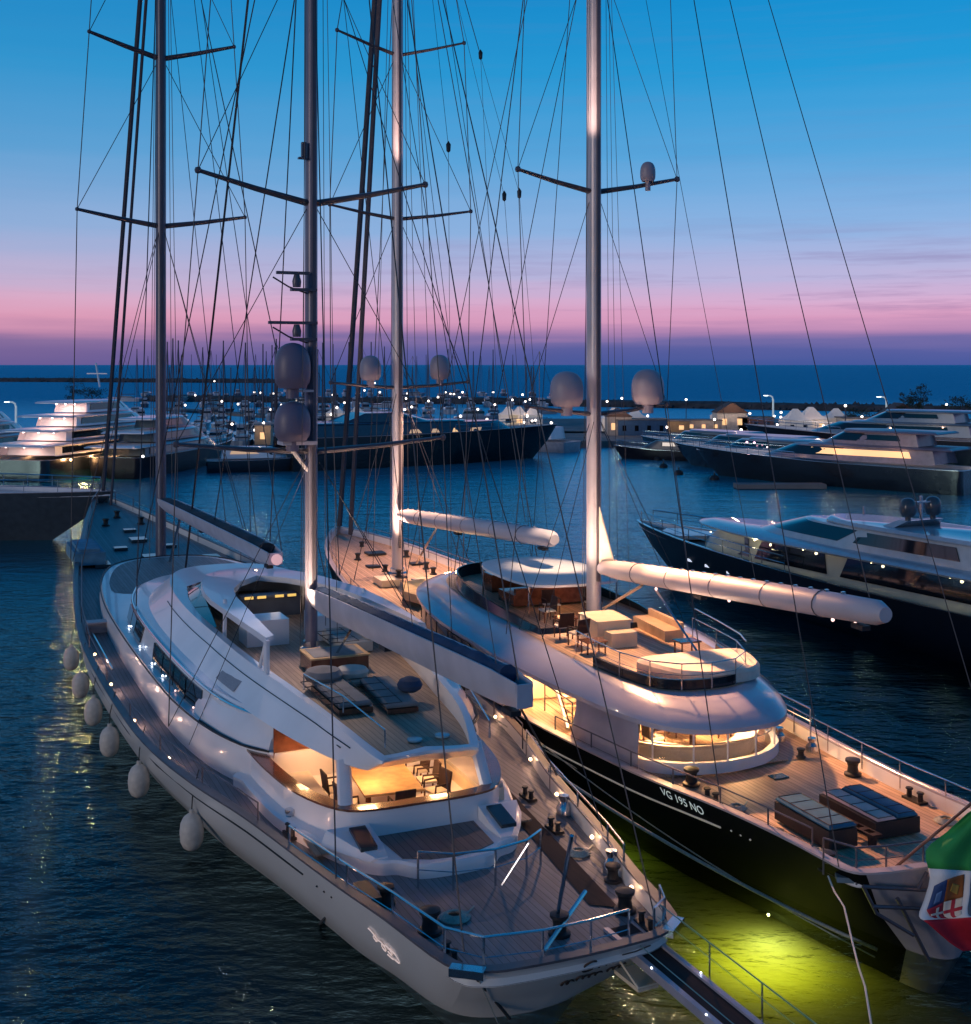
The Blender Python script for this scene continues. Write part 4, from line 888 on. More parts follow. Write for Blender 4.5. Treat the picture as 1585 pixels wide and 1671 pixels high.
# flybridge: dark coaming, sun pad, console, windscreen, bimini
Bcm=[(0,9.15),(.9,9.3),(1.65,9.95),(2.1,11.3),(2.38,13.0)]
wallring(B,Bcm,4.17,4.48,.12,mat('smoked_coaming',(.012,.014,.02),.12,var=.3),'fly_coaming',closed=False)
Bcm2=[(2.45,17.5),(2.8,19.5),(2.88,22.5),(2.7,26),(2.0,29),(1.0,30.4),(0,30.9)]
wallring(B,Bcm2,4.17,lambda s:4.35+.38*min(1,max(0,(s-17.5)/10)),.08,mat('smoked_coaming',(.012,.014,.02),.12),'windscreen',closed=False,lean=.10)
q=MB(); pad=[(0,9.35),(.85,9.5),(1.5,10.1),(1.9,11.3),(1.8,12.0),(0,12.1)]
q.rings([sym(hz(pad,4.2),4),sym(hz(pad,4.48),4),sym(hz([(t*.95,9.45+(s-9.35)*.95) for t,s in pad],4.58),4)]); o=q.build('sun_pad',mat('sun_pad_cream',(.72,.62,.52),.9,bump=.3,bs=20),None)
o.location=FB.w(0,0,0); o.rotation_euler=(0,0,FB.rz); tag(o,'large cream D-shaped sun pad at the rounded aft end of the ketch flybridge','sun pad')
q=MB(); q.box((-.45,16.5,4.55),(1.3,1.7,.76)); q.box((-.45,16.5,4.95),(1.38,1.78,.05)); q.box((-.35,15.3,4.42),(1.0,.7,.5)); q.build('bar_console',CREAM,B)
q=MB(); q.box((1.75,16.6,4.36),(.75,2.8,.36)); q.box((2.08,16.6,4.66),(.14,2.8,.24)); q.build('settee',mat('settee_tan',(.55,.38,.24),.8,bump=.2),B)
for k,(t,s) in enumerate([(1.35,13.4),(-1.7,14.6),(-1.3,18.4)]):
    tbx=local_thing(FB,'side_table',['low wooden table beside the sun pad on the starboard side of the flybridge','low wooden table at the port side of the flybridge near the console','low wooden table forward of the console on the flybridge'][k],'side table',t,s,4.18,0,'low wooden flybridge tables')
    q=MB(); q.box((0,0,.42),(.8,.6,.05)); q.build('tabletop',MAHOG,tbx)
    for x in(-.33,.33):
        for y in(-.24,.24): q=MB(); q.tube([(x,y,0),(x,y,.4)],.03,5); q.build('leg',MAHOG,tbx)
for k,(t,s,rz) in enumerate([(-1.5,19.8,90),(-.9,20.8,180),(.8,20.6,180),(-1.9,17.0,0),(-1.8,15.8,20)]):
    chair(FB,['wooden armchair under the front of the white bimini, port side','wooden armchair under the white bimini, nearest its centre line','wooden armchair under the white bimini, starboard side','wooden armchair beside the console on the port side, forward one','wooden armchair beside the console on the port side, aft one'][k],t,s,4.18,R(rz),'wooden armchairs on the flybridge')
q=MB(); q.box((0,26.6,4.55),(2.6,1.0,.75)); q.build('helm_console',MAHOG,B)
q=MB(); q.box((0,23.3,4.5),(3.6,1.6,.45)); q.box((0,22.6,4.75),(3.4,.2,.4)); q.build('helm_seat',MAHOG,B)
bm_=[(0,19.9),(1.2,20.05),(1.9,20.6),(2.2,22),(2.2,24.4),(1.8,26),(1,26.7),(0,26.9)]
q=MB(); q.rings([sym(hz(bm_,5.40),4),sym(hz(bm_,5.50),4),[(a*.8,23.4+(b-23.4)*.8,5.62) for a,b,c in sym(hz(bm_,5.5),4)],[(a*.4,23.4+(b-23.4)*.4,5.68) for a,b,c in sym(hz(bm_,5.5),4)]]); bi=q.build('bimini_top',mat('bimini_white',(.80,.76,.74),.7,var=.04),B)
for x,y in((-1.9,20.7),(1.9,20.7),(-1.9,25.6),(1.9,25.6)): q=MB(); q.tube([(x,y,4.2),(x,y,5.42)],.035,6); q.build('bimini_post',STEEL,bi)
rail(B,[(-2.35,14.6,4.2),(-2.3,13.0,4.2),(-2.15,11.3,4.2),(-1.7,9.95,4.2),(-.95,9.25,4.2),(0,9.05,4.2),(.95,9.25,4.2),(1.7,9.95,4.2),(2.15,11.3,4.2),(2.3,13.0,4.2),(2.4,15.0,4.2)],.78,wires=(.55,),r=.02)
rail(B,[(2.5,15.0,4.3),(2.3,12.8,4.3),(2.05,10.9,4.3),(1.7,9.9,4.3)],1.0,wires=(),posts=False,r=.025)
SH=FH
# side and stern rails
for sd in(-1,1):
    pts=[(sd*(half_at(Btop,s)-.22),s,zprof(Bz,s)-.3) for s in (12.6,10.6,8.6,6.8,5.0,3.2,1.6)]
    rail(B,pts,.78,m=SPAR if sd<0 else STEEL,r=.022)
pts=[(-2.95,.9,2.05),(-2.6,.15,2.05),(-1.9,-.02,2.05),(-.9,-.1,2.05),(.3,-.12,2.05),(1.5,-.05,2.05),(2.6,.15,2.05),(2.95,.9,2.05)]
rail(B,pts,.85,m=SPAR,r=.024,wires=(.33,.66))
for sd in(-1,1):
    rail(B,[(sd*(half_at(Btop,s)-.22),s,zprof(Bz,s)-.3) for s in (34,38,42,46,50,54)],.7,m=SPAR,r=.022)
rail(B,[(-3.45,12.3,2.35),(-3.45,14.4,2.45)],.9,r=.025,wires=(.3,.6),m=SPAR)
rail(B,[(3.3,13.5,2.35),(3.2,11.0,2.3),(3.1,9.0,2.25)],1.0,r=.03,wires=(.6,))
SH=None
# deck gear aft
for t,s,c in((-2.5,7.6,.85),(2.35,6.6,.85),(-2.55,1.3,.75),(1.9,8.5,.5)): winch(B,(t,s,1.95),c)
for t,s in((-2.7,6.2),(2.55,4.2),(-2.6,2.9),(2.3,1.2)): bollard(B,(t,s,1.95),.85)
for t,s in((-2.75,8.9),(2.6,8.9),(2.3,10.2)):
    q=MB(); q.lathe([(.2,0),(.18,.2),(.09,.3),(.13,.38),(.13,.44)],(t,s,1.93),12); q.build('winch',STEEL,B)
q=MB(); q.box((.25,7.3,1.95),(.5,.35,.03)); q.build('deck_hatch',mat('tinted_hatch',(.03,.05,.06),.1),B)
q=MB(); q.box((-2.55,.35,2.12),(.75,.35,.12),R(-30)); q.build('fairlead',mat('fairlead_blue_steel',(.35,.45,.5),.3,.6),B)
# foredeck gear
for t,s,w,l,h in((0,38.4,1.6,1.2,.35),(-1.3,44.5,.7,.7,.1),(1.3,44.5,.7,.7,.1),(0,48.5,1.1,1.1,.12),(2.2,36.5,.9,.6,.4),(-2.0,39.5,1.0,1.6,.35)):
    q=MB(); q.box((t,s,zprof(Bz,s)-.35+h/2),(w,l,h)); q.build('deck_box',CREAM if h>.2 else BLACK,B)
for t,s in((-1,40.5),(1.0,40.6),(-1.2,42.4),(1.2,42.4),(-1.5,47),(1.5,47),(0,51.5)): winch(B,(t,s,2.5),.7,'winch')
# low coaming cushion forward of the deckhouse
q=MB(); q.prism([(-2.2,33.0),(-2.6,34.8),(-1.8,37.2),(0,37.9),(1.8,37.2),(2.6,34.8),(2.2,33.0)],2.45,2.85); q.build('foredeck_settee',mat('settee_yellow',(.62,.45,.24),.8,bump=.2),B)
F3=ramp_([(22,-.1),(28,-.3),(38,-.8),(43,-.8),(57,0)]); F4=ramp_([(2,-.45),(8,-.1),(18,.4),(24,.4),(40,0)])
SH=F3
m3=mast(B,41.4,2.5,52.5,.30,.40,MASTM)
spreader(m3,41.4,12.75,3.9,13.05,.6,.09); spreader(m3,41.4,22.0,4.0,22.5,.8,.09); spreader(m3,41.4,31.0,3.6,31.8,.8,.08)
SH=F4
m4=mast(B,19.7,4.17,51.5,.27,.36,MASTM)
spreader(m4,19.7,12.1,3.0,12.45,.4,.08); spreader(m4,19.7,20.7,3.4,21.3,.5,.09); spreader(m4,19.7,30,3.0,30.8,.5,.08)
DML=mat('dome_lilac',(.32,.28,.33),.45,var=.03)
for mo,t,s,z,r_,h_ in ((m3,-1.62,41.1,13.15,.58,1.35),(m3,2.35,41.1,13.2,.56,1.35),(m4,-1.25,19.5,12.4,.64,1.35),(m4,2.2,19.4,12.45,.64,1.38),(m4,2.15,19.3,21.15,.30,.78)): (globals().__setitem__('SH',F3 if mo is m3 else F4),dome(mo,(t,s,z),r_,h_,DML))
boom(B,18.9,6.25,2.1,7.78,.76,.74,mat('boom_pearl',(.48,.44,.48),.5,var=.10,vs=1,bump=.9,bs=2.2,stretch=(1,.35,1)),round_=True)
SH=F3
boom(B,40.6,5.85,22.6,6.9,.85,.78,mat('boom_pearl',(.50,.46,.50),.35),round_=True)
SH=F4
for s,z in ((14.5,6.2),(9.5,6.7),(4.0,7.2),(3.0,7.3)): bulb(B,(0,s,z+.02),PINKL,.05,'boom_lamp')
wire(B,(0,18.9,4.7),(0,15.6,6.15),.06,'boom_vang',mat('vang_tan',(.5,.36,.24),.5)); wire(B,(.6,12.4,4.3),(0,14.6,6.2),.05,'boom_crutch',STEEL); wire(B,(0,40.5,3.2),(0,37.2,5.6),.07,'boom_vang',STEEL)
# white mast boot at the foot of the mizzen sail track
q=MB(); q.rings([[(0,19.35,6.2),(.05,19.35,6.2),(.05,18.0,6.5),(0,18.0,6.5)],[(0,19.35,8.6),(.04,19.35,8.6),(.04,19.28,8.6),(0,19.28,8.6)]]); q.build('sail_headboard',mat('sailcloth',(.7,.62,.48),.8),B)
SH=F3
rig(B,41.4,52,[(12.75,3.9,13.05,.6),(22.0,4.0,22.5,.8),(31.0,3.6,31.8,.8)],3.5,2.8,0,
    aft=[((-3.5,30.5,3.2),46),((3.5,30.5,3.2),46)],
    fore=[((0,57.0,3.2),51.5,.17,'furled_headsail'),((0,53.5,3.1),50.5,.15,'furled_headsail'),((0,57.3,3.2),52,.03,'forestay'),((0,49,3.1),38,.03,'inner_forestay')],r=.03)
SH=F4
rig(B,19.7,51,[(12.1,3.0,12.45,.4),(20.7,3.4,21.3,.5),(30,3.0,30.8,.5)],4.2,2.4,0,
    aft=[((-2.6,.2,2.5),50.5),((2.6,.2,2.5),50.5),((0,2.4,8.1),50),((-2.9,5,2.5),31)],
    fore=[((0,35,3.0),50,.03,'forestay'),((0,41.2,51.8),50.8,.03,'triatic_stay'),((-3.3,33,3.1),40,.022,'running_backstay'),((3.3,33,3.1),40,.022,'running_backstay'),((0,34,3.0),31,.022,'mizzen_staysail_stay')],r=.021)
SH=F3
for t0,s0,z0,t1,s1,z1 in ((.5,41,4,.3,41.2,48),(-.6,40.8,4,-.25,41.2,44),(.9,40.2,3,.35,41.2,40),(0,25,7.3,0,41,50),(0,31,7,0,41,38),(-1.8,40,3,-.3,41.1,46),(1.8,40,3,.3,41.1,46)):
    wire(B,(t0,s0,z0),(t1,s1,z1),.02,'halyard')
SH=F4
for t0,s0,z0,t1,s1,z1 in ((.5,19.3,5,.3,19.5,45),(.75,19.1,5,.35,19.5,40),(-.55,19.4,5,-.3,19.5,42),(1.1,18.8,4.6,.4,19.5,36),(0,8,7.7,0,19.4,38),(-.9,18.9,4.5,-.3,19.4,30)):
    wire(B,(t0,s0,z0),(t1,s1,z1),.013,'halyard')
SH=None
for t,s,z in ((2.0,36,30.0),(2.3,33.5,22.4),(2.9,33,22.5),(-1.9,30,24)):
    q=MB(); q.lathe([(.001,-.28),(.10,-.2),(.12,.1),(.001,.28)],(t,s,z),8); bk_=q.build('rigging_block',BLACK,B)
    wire(B,(t*1.3,s-2,3.2),(t,s,z),.014,'runner_tail'); wire(B,(t,s,z),(0,41.1,44),.014,'runner_pendant')
# B lights
light('fly_flood',B,(.2,19.0,11.6),(1,.52,.25),6200,'SPOT',.25,(0,13.5,4.2),80,.9)
light('aft_flood',B,(-.3,18.6,11.9),(1,.46,.22),19000,'SPOT',.25,(0,4.5,2.1),46,.9)
light('bimini_spot',B,(.4,20.4,11.7),W2,3000,'SPOT',.2,(.2,23.2,5.6),34,.7)
light('foredeck_flood',B,(.2,41.8,12.4),(1,.55,.36),7500,'SPOT',.25,(-.3,44,2.6),100,.8)
light('foredeck_flood',B,(-.2,40.6,12.4),(1,.56,.34),7500,'SPOT',.25,(-.5,37,2.6),85,.8)
light('mast_uplight',B,(-1.9,18.0,4.9),(1,.66,.48),2600,'SPOT',.12,(.3,19.7,9.0),60,.8)
light('mast_foot_light',B,(-1.5,17.9,5.3),(1,.64,.42),90,'POINT',.1)
light('mast_uplight',B,(-1.6,38.6,3.2),(1,.62,.44),5200,'SPOT',.12,(-.8,41.4,8.0),60,.8)
light('mast_downlight',B,(-1.5,17.6,20.9),(1,.66,.54),1800,'SPOT',.12,(.4,19.7,25.0),40,.8)
light('mast_downlight',B,(-1.8,39.2,23.0),(1,.62,.50),2400,'SPOT',.12,(0,41.4,28.5),40,.8)
light('boom_underlight',B,(0,11.5,5.2),(1,.62,.42),60,'AREA',1.0,(0,11.5,7.0))
light('helm_glow',B,(0,21.8,5.3),W1,14,'POINT',.2)
light('settee_glow',B,(0,35.5,3.6),(1,.62,.28),140,'POINT',.2)
# underwater lamps on the dark hull
for (t,s) in ((-2.0,4.5),(-2.95,11.6)):
    bulb(B,(t-.15,s-.2,-.45),GREENU,.035,'underwater_lamp')
def uw(px,py,e,size,col,z=-.45):
    p=Vector(G(px,py,z)); l=bpy.data.lights.new('underwater_glow','AREA'); l.shape='DISK'; l.size=size; l.energy=e; l.color=col
    o=bpy.data.objects.new('underwater_glow',l); sc.collection.objects.link(o); o.location=p
uw(1256,1498,70,.7,(1,.90,.15),-.8); uw(1256,1495,120,1.0,(1,.85,.1)); uw(1245,1510,360,2.6,(1,.86,.0)); uw(985,1350,90,1.5,(.85,1,.05)); uw(760,1150,20,1.5,(.5,1,.1))

# sun pads on the stern deck
for k,(t,s,w) in enumerate([(-1.5,3.2,.85)]):
    u=local_thing(FB,'sun_bed','single black wicker sun bed with blue top, port side of the stern deck','sun bed',t,s,1.99,0,'blue topped sun beds on the stern deck')
    q=MB(); q.box((0,0,.27),(w,2.3,.46)); q.build('wicker_base',CUSHD,u); cushion_block(u,w*.97,2.26,.13,CUSHB,'mattress',(0,0,.50))
u=local_thing(FB,'sun_bed','double black wicker sun bed, blue and pink mattresses side by side, stern deck','sun bed',.25,3.35,1.99,0,'blue topped sun beds on the stern deck')
q=MB(); q.box((0.05,0,.24),(1.4,2.3,.40)); q.build('wicker_base',CUSHD,u); cushion_block(u,.62,2.26,.13,CUSHB,'mattress',(.38,0,.44)); cushion_block(u,.6,2.26,.09,mat('pink_canvas',(.62,.45,.42),.9,bump=.3),'mattress',(-.27,0,.44))
u=local_thing(FB,'backrest_frame','dark slatted tilted frame lying between the two blue sun beds','backrest',-.72,2.9,1.99,R(4))
for x in(-.13,.13): q=MB(); q.box((x,0,.3),(.05,2.2,.06)); q.build('side_bar',DARKW,u)
for y in(-1,-.6,-.2,.2,.6,1.0): q=MB(); q.box((0,y,.31),(.24,.16,.04)); q.build('slat',DARKW,u)
for y in(-.9,.9):
    q=MB(); q.box((0,y,.14),(.24,.05,.28)); q.build('leg',DARKW,u)

# Italian ensign on its staff
fl=thing('flag','green, white and red flag with coat of arms on a slanting stern staff','flag',FB.w(-1.75,-.1,2.4),FB.rz)
def unp(px,py,Y): return Vector(((px-792.5)/F*Y,Y,H-(py-595)/F*Y))
inv=Matrix.LocRotScale(fl.location,fl.rotation_euler,None).inverted()
Yf=27.6
c00=unp(1578,1318,Yf+.2); c01=unp(1614,1420,Yf); pole0=Vector(FB.w(-1.55,.05,2.35)); pole1=unp(1625,1278,Yf-.3)
q=MB(); q.tube([inv@pole0,inv@pole1],.035,8); q.build('flag_staff',MAHOG,fl)
# cloth grid: rows run down from the staff, stripes change along the drop
rows=[((1578,1330),(1600,1312)),((1512,1392),(1600,1372)),((1517,1428),(1592,1398)),((1512,1470),(1586,1450)),((1502,1503),(1583,1490)),((1540,1520),(1580,1500)),((1552,1540),(1602,1535)),((1575,1560),(1622,1552))]
rowsL=[(1579,1328),(1546,1358),(1511,1388),(1518,1432),(1508,1470),(1500,1495),(1514,1507),(1550,1538),(1572,1552)]
rowsR=[(1640,1290),(1632,1320),(1590,1398),(1585,1430),(1583,1460),(1580,1492),(1600,1500),(1622,1530),(1640,1548)]
NV=len(rowsL); NU=12; grid=[]
for i in range(NV):
    rr=[]
    for j in range(NU+1):
        f=j/NU; px=rowsL[i][0]*(1-f)+rowsR[i][0]*f; py=rowsL[i][1]*(1-f)+rowsR[i][1]*f
        Yd=Yf+.12*math.sin(f*7+i*.8)+.08*math.sin(i*1.9)
        rr.append(unp(px,py,Yd))
    grid.append(rr)
grid=[ [Vector(p) for p in col] for col in zip(*[cr([tuple(c) for c in col],3) for col in zip(*grid)])] if True else grid
NR=len(grid)
def cloth(i0,i1,name,m):
    q=MB(); vs=[];fs=[]; n=NU+1
    for i in range(i0,i1+1):
        for p in grid[i]: vs.append(inv@p)
    for i in range(i1-i0):
        for j in range(NU): fs.append((i*n+j,i*n+j+1,(i+1)*n+j+1,(i+1)*n+j))
    q.add(vs,fs); o=q.build(name,m,fl,smooth=80); mo=o.modifiers.new('thick','SOLIDIFY'); mo.thickness=.01; return o
cloth(0,8,'green_stripe',mat('flag_green',(.03,.30,.07),.8,var=.15,em=(.03,.3,.07),es=.0))
wst=cloth(8,17,'white_stripe',mat('flag_white',(.75,.72,.72),.8,var=.06))
cloth(17,NR-1,'red_stripe',mat('flag_red',(.48,.01,.03),.8,var=.15))
# quartered shield
def fpt(u,v,off=-.035):
    i=8+v*9; j=u*NU; i0=int(min(i,NR-2)); j0=int(min(j,NU-1)); fi=i-i0; fj=j-j0
    p=(grid[i0][j0]*(1-fi)*(1-fj)+grid[i0+1][j0]*fi*(1-fj)+grid[i0][j0+1]*(1-fi)*fj+grid[i0+1][j0+1]*fi*fj)
    return inv@(p+Vector((0,off,0)))
def patch(name,poly,m,off=-.035,par=None):
    if len(poly)>4: poly=[poly[0],poly[2],poly[3],poly[5]]
    A_,B_,C_,D_=poly; n=7; vs=[];fs=[]
    for i in range(n+1):
        for j in range(n+1):
            a=i/n;b=j/n
            u=(A_[0]*(1-b)+B_[0]*b)*(1-a)+(D_[0]*(1-b)+C_[0]*b)*a; v=(A_[1]*(1-b)+B_[1]*b)*(1-a)+(D_[1]*(1-b)+C_[1]*b)*a
            vs.append(fpt(u,v,off=off))
    for i in range(n):
        for j in range(n): k=i*(n+1)+j; fs.append((k,k+1,k+n+2,k+n+1))
    q=MB(); q.add(vs,fs); o=q.build(name,m,par or wst,smooth=80); mo=o.modifiers.new('thick','SOLIDIFY'); mo.thickness=.004; return o
patch('shield_quarter',[(.42,.14),(.82,.06),(.84,.46),(.44,.50)],mat('shield_brown',(.30,.09,.02),.7))
patch('shield_quarter',[(.12,.22),(.42,.14),(.44,.50),(.12,.62)],mat('shield_blue',(.03,.07,.20),.7))
patch('shield_quarter',[(.44,.50),(.84,.46),(.86,.76),(.52,.92)],mat('shield_white',(.7,.6,.5),.7))
patch('shield_quarter',[(.12,.62),(.44,.50),(.52,.92),(.28,.86)],mat('shield_red',(.45,.02,.04),.7))
patch('shield_cross',[(.60,.48),(.68,.47),(.72,.84),(.64,.87)],mat('shield_red',(.45,.02,.04),.7),-.05)
patch('shield_cross',[(.48,.66),(.86,.60),(.86,.66),(.49,.73)],mat('shield_red',(.45,.02,.04),.7),-.052)
patch('shield_cross',[(.32,.60),(.37,.58),(.40,.86),(.35,.87)],mat('shield_white',(.7,.6,.5),.7),-.05)
patch('shield_cross',[(.22,.72),(.48,.66),(.49,.71),(.23,.77)],mat('shield_white',(.7,.6,.5),.7),-.052)
patch('shield_lion',[(.55,.2),(.65,.16),(.72,.24),(.70,.40),(.58,.42),(.52,.32)],mat('shield_gold',(.5,.28,.05),.7),-.05)
patch('shield_cross',[(.22,.34),(.34,.30),(.34,.48),(.22,.52)],mat('shield_pale_blue',(.15,.25,.45),.7),-.05)

# mooring lines
def line(name,label,cat,pts,r,m,group=None,sag=0):
    if len(pts)==2 and sag:
        a,b=Vector(pts[0]),Vector(pts[1]); pts=[tuple(a.lerp(b,i/12)-Vector((0,0,sag*4*(i/12)*(1-i/12)))) for i in range(13)]
    q=MB(); q.tube(pts,r,6); o=q.build(name,m,None); return tag(o,label,cat,group)
line('mooring_line','thick pale mooring line slanting across the green glowing water to the lower right','mooring line',[FA.w(4.35,9.4,2.3),G(1432,1550,-.1)],.045,ROPEW,sag=.25)
line('mooring_line','thin second line running just under the thick pale one over the glowing water','mooring line',[FA.w(5.3,12.5,2.3),G(1428,1562,-.1)],.018,ROPEW,sag=.35)
line('mooring_line','white rope dropping from the port stern corner of the dark ketch to the bottom edge','mooring line',[tuple(unp(*p)) for p in [(1352,1430,28.6),(1362,1455,28),(1378,1480,27.4),(1392,1540,26.2),(1402,1580,25.2),(1412,1610,24.4),(1422,1671,23.0),(1428,1720,22)]],.022,mat('white_rope',(.6,.6,.58),.9))
line('mooring_line','dark rope from the port quarter of the pale ketch down into black water','mooring line',[FA.w(-3.35,4.2,2.15),tuple(G(522,1508,.0))],.035,ROPED)
line('mooring_line','dark rope from the port stern corner of the pale ketch, crossing its transom','mooring line',[FA.w(-2.3,-.5,2.2),tuple(G(832,1662,.15))],.035,ROPED)
line('mooring_line','thin grey rope fanning from the port stern corner over the pale transom','mooring line',[FA.w(-2.25,-.55,2.2),tuple(G(815,1675,.1))],.014,ROPEW)
line('mooring_line','long pale line stretched between the two ketches from the boom end','mooring line',[FA.w(4.9,16.5,2.4),FB.w(-3.2,7.5,1.2)],.022,ROPEW,sag=.2)
line('mooring_line','second pale line stretched between the two ketches, lower and longer','mooring line',[FA.w(5.4,18.5,2.3),FB.w(-3.3,9.5,.8)],.022,ROPEW,sag=.2)
line('mooring_line','dark line hanging from the pale ketch boom end to its starboard rail','mooring line',[FA.w(.1,2.6,6.45),FA.w(4.2,8.6,2.4)],.03,ROPED)
q=MB(); q.lathe([(.001,-.45),(.2,-.4),(.24,0),(.2,.36),(.06,.45),(.06,.5),(.001,.52)],(0,0,0),14); o=q.build('fender',mat('fender_grey',(.30,.30,.36),.5)); o.location=FA.w(4.55,9.3,1.8); tag(o,'small grey fender on the starboard rail of the pale ketch beside the lines','fender')

# ================================================================ motor yachts
def motor_yacht(label,o,u,L,bm,fb,mh,tiers,mdeck=None,grp=None,mtop=None,stripe=None,k=3,fbaft=None,cat='motor yacht',nm='motor_yacht'):
    FR=Frame(u,o); P=thing(nm,label,cat,FR.w(0,0),FR.rz,grp); h=bm/2; fa=fbaft or fb*.75
    top=[(0,0),(h*.6,0),(h*.86,.1),(h*.93,L*.03),(h,L*.18),(h,L*.45),(h*.93,L*.62),(h*.72,L*.78),(h*.42,L*.90),(h*.15,L*.975),(0,L)]
    wat=[(0,.1),(h*.55,.1),(h*.8,.2),(h*.85,L*.04),(h*.88,L*.18),(h*.85,L*.45),(h*.7,L*.6),(h*.42,L*.74),(h*.18,L*.83),(h*.05,L*.88),(0,L*.90)]
    zs=[(0,fa),(L*.4,fa+.1*(fb-fa)),(L,fb)]
    build_hull(P,top,wat,zs,mh,mh,STEEL if bm<8.5 else CAPR,mdeck or TEAK,inset=.15,bul=.35,k=k,ntr=3*k-3)
    if L>12:
        for sd in(-1,1):
            pts=[(sd*max(.05,half_at(top,s_)-.12),s_,zprof(zs,s_)+.02) for s_ in [L*(.55+.42*i/9) for i in range(10)]]
            q=MB(); hr=.8 if bm<7.5 else 1.0
            q.tube([(a,b,c+hr) for a,b,c in pts],.03+bm*.002,5); q.tube([(a,b,c+hr*.5) for a,b,c in pts],.015+bm*.001,4)
            for p0 in pts: q.tube([p0,(p0[0],p0[1],p0[2]+hr)],.03,4)
            q.build('bow_rail',STEEL,P)
    for t in tiers:
        s0,s1,w,z0,z1=t['g']; r=t.get('r',(.3,2.5)); m=t.get('m',WHITE)
        f=s1-s0; nose=t.get('nose',.25)
        half=[(0,s0),(w*.85,s0),(w,s0+.15*min(1,f*.1)+.05),(w,s0+f*.45),(w*.95,s1-f*nose),(w*.7,s1-f*nose*.35),(w*.3,s1-f*.04),(0,s1)]
        half2=[(a*.93,s0+r[0]+(b-s0)*(f-r[0]-r[1])/f) for a,b in half]
        q=MB(); q.rings([sym(hz(half,z0),3),sym(hz(half2,z1),3)]); tb_=q.build('deckhouse',m,P)
        for (a,b,wm) in t.get('win',[]):
            za=z0+(z1-z0)*t.get('wz',(.42,.85))[0]; zb=z0+(z1-z0)*t.get('wz',(.42,.85))[1]
            fa_=(za-z0)/(z1-z0); fb_=(zb-z0)/(z1-z0)
            for sd in(-1,1):
                q=MB(); rs=[]; n=max(2,int((b-a)/1.5))
                for i in range(n+1):
                    s=a+(b-a)*i/n; w0=half_at(half,s); w1=half_at(half2,min(max(s,s0+r[0]),s1-r[1]-.1))
                    if w1==0: w1=w0*.93
                    def ww(f_): return w0+(w1-w0)*f_+.09
                    sl=r[1]*.0
                    rs.append([(sd*ww(fa_),s,za),(sd*ww(fb_),s-(.5 if i==n else 0)+(.3 if i==0 else 0),zb),(sd*(ww(fb_)-.06),s-(.5 if i==n else 0)+(.3 if i==0 else 0),zb),(sd*(ww(fa_)-.06),s,za)])
                q.rings(rs); q.build('window',wm,tb_,smooth=20)
        if t.get('front'):
            a=half; q=MB(); 
            hf=[(x*1.01,y+.02) for x,y in half[4:]]; hf2=[(x*1.01,y+.02) for x,y in half2[4:]]
            z_a=z0+(z1-z0)*.3; z_b=z0+(z1-z0)*.92
            def mix(f_): return [((x0*(1-f_)+x1*f_),(y0*(1-f_)+y1*f_)+.03) for (x0,y0),(x1,y1) in zip(hf,hf2)]
            A1=cr([(x,y,z_a) for x,y in mix(.3)],3); B1=cr([(x,y,z_b) for x,y in mix(.92)],3)
            A1=A1+[(-x,y,z) for x,y,z in reversed(A1[:-1])]; B1=B1+[(-x,y,z) for x,y,z in reversed(B1[:-1])]
            q.rings([[a_,b_,(b_[0]*.97,b_[1]-.06,b_[2]),(a_[0]*.97,a_[1]-.06,a_[2])] for a_,b_ in zip(A1,B1)]); q.build('windscreen',GLASS,tb_)
        ov=t.get('over')
        if ov:
            a0,a1,ow=ov; hh=[(0,a0),(ow*.8,a0),(ow,a0+.5),(ow,a0+(a1-a0)*.5),(ow*.92,a0+(a1-a0)*.75),(ow*.5,a1-(a1-a0)*.06),(0,a1)]
            q=MB(); q.rings([sym(hz([(x*.97,y) for x,y in hh],z1+.02),3),sym(hz(hh,z1+.12),3),sym(hz([(x*.93,a0+.3+(y-a0)*.96) for x,y in hh],z1+.28),3)]); q.build('roof',t.get('mo',m),P)
    return P,FR
# C: black motor yacht at the right
DKGREY=mat('paint_blue_grey',(.40,.45,.50),.25,var=.08,coat=.5)
LITCREAM=mat('paint_cream',(.45,.43,.34),.4,var=.06)
C,FC=motor_yacht('long black motor yacht on the right with lit side deck and smoked pilothouse glass',(30.3,48.9),(-.468,.883),42,7.2,3.1,HULLN,
 [dict(g=(5.5,35,2.75,2.1,3.95),m=LITCREAM,win=[(9,19.5,GLASS),(20.5,26.5,GLASS),(27,32,GLASS)],wz=(.36,.97),over=(1.0,34.5,3.5),mo=DKGREY,r=(.1,2.5)),
  dict(g=(11,29,2.35,4.2,5.35),m=DKGREY,win=[(12.0,19.0,GLASS)],wz=(.35,.9),front=True,r=(.5,4.5),over=(8,23,2.4),mo=DKGREY,nose=.45)],fbaft=2.35)
for s,l in((33.3,None),(31,None),(28.5,None),(17,None)):
    q=MB(); p=on_side(-1,s,1.65,[(0,2.35),(42*.4,2.42),(42,3.1)],[(0,0),(3.6*.6,0),(3.6*.93,1.3),(3.6,7.6),(3.6,18.9),(3.35,26),(2.6,32.8),(1.5,37.8),(.54,41),(0,42)],[(0,.1),(3.0,.4),(3.2,7.6),(3.06,18.9),(2.5,25.2),(1.5,31),(.65,34.9),(.18,37),(0,37.8)],.03)
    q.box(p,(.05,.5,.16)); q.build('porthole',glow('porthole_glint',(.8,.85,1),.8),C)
for s,e in((30,7),(26,9),(22,9),(17,7),(12,9),(8,10)):
    light('side_deck_light',C,(-3.15,s,3.75),(1,.86,.50),e*1.2,'POINT',.08); bulb(C,(-3.0,s,3.9),glow('deck_light_cream',(1,.86,.5),8),.04,'ceiling_lamp')
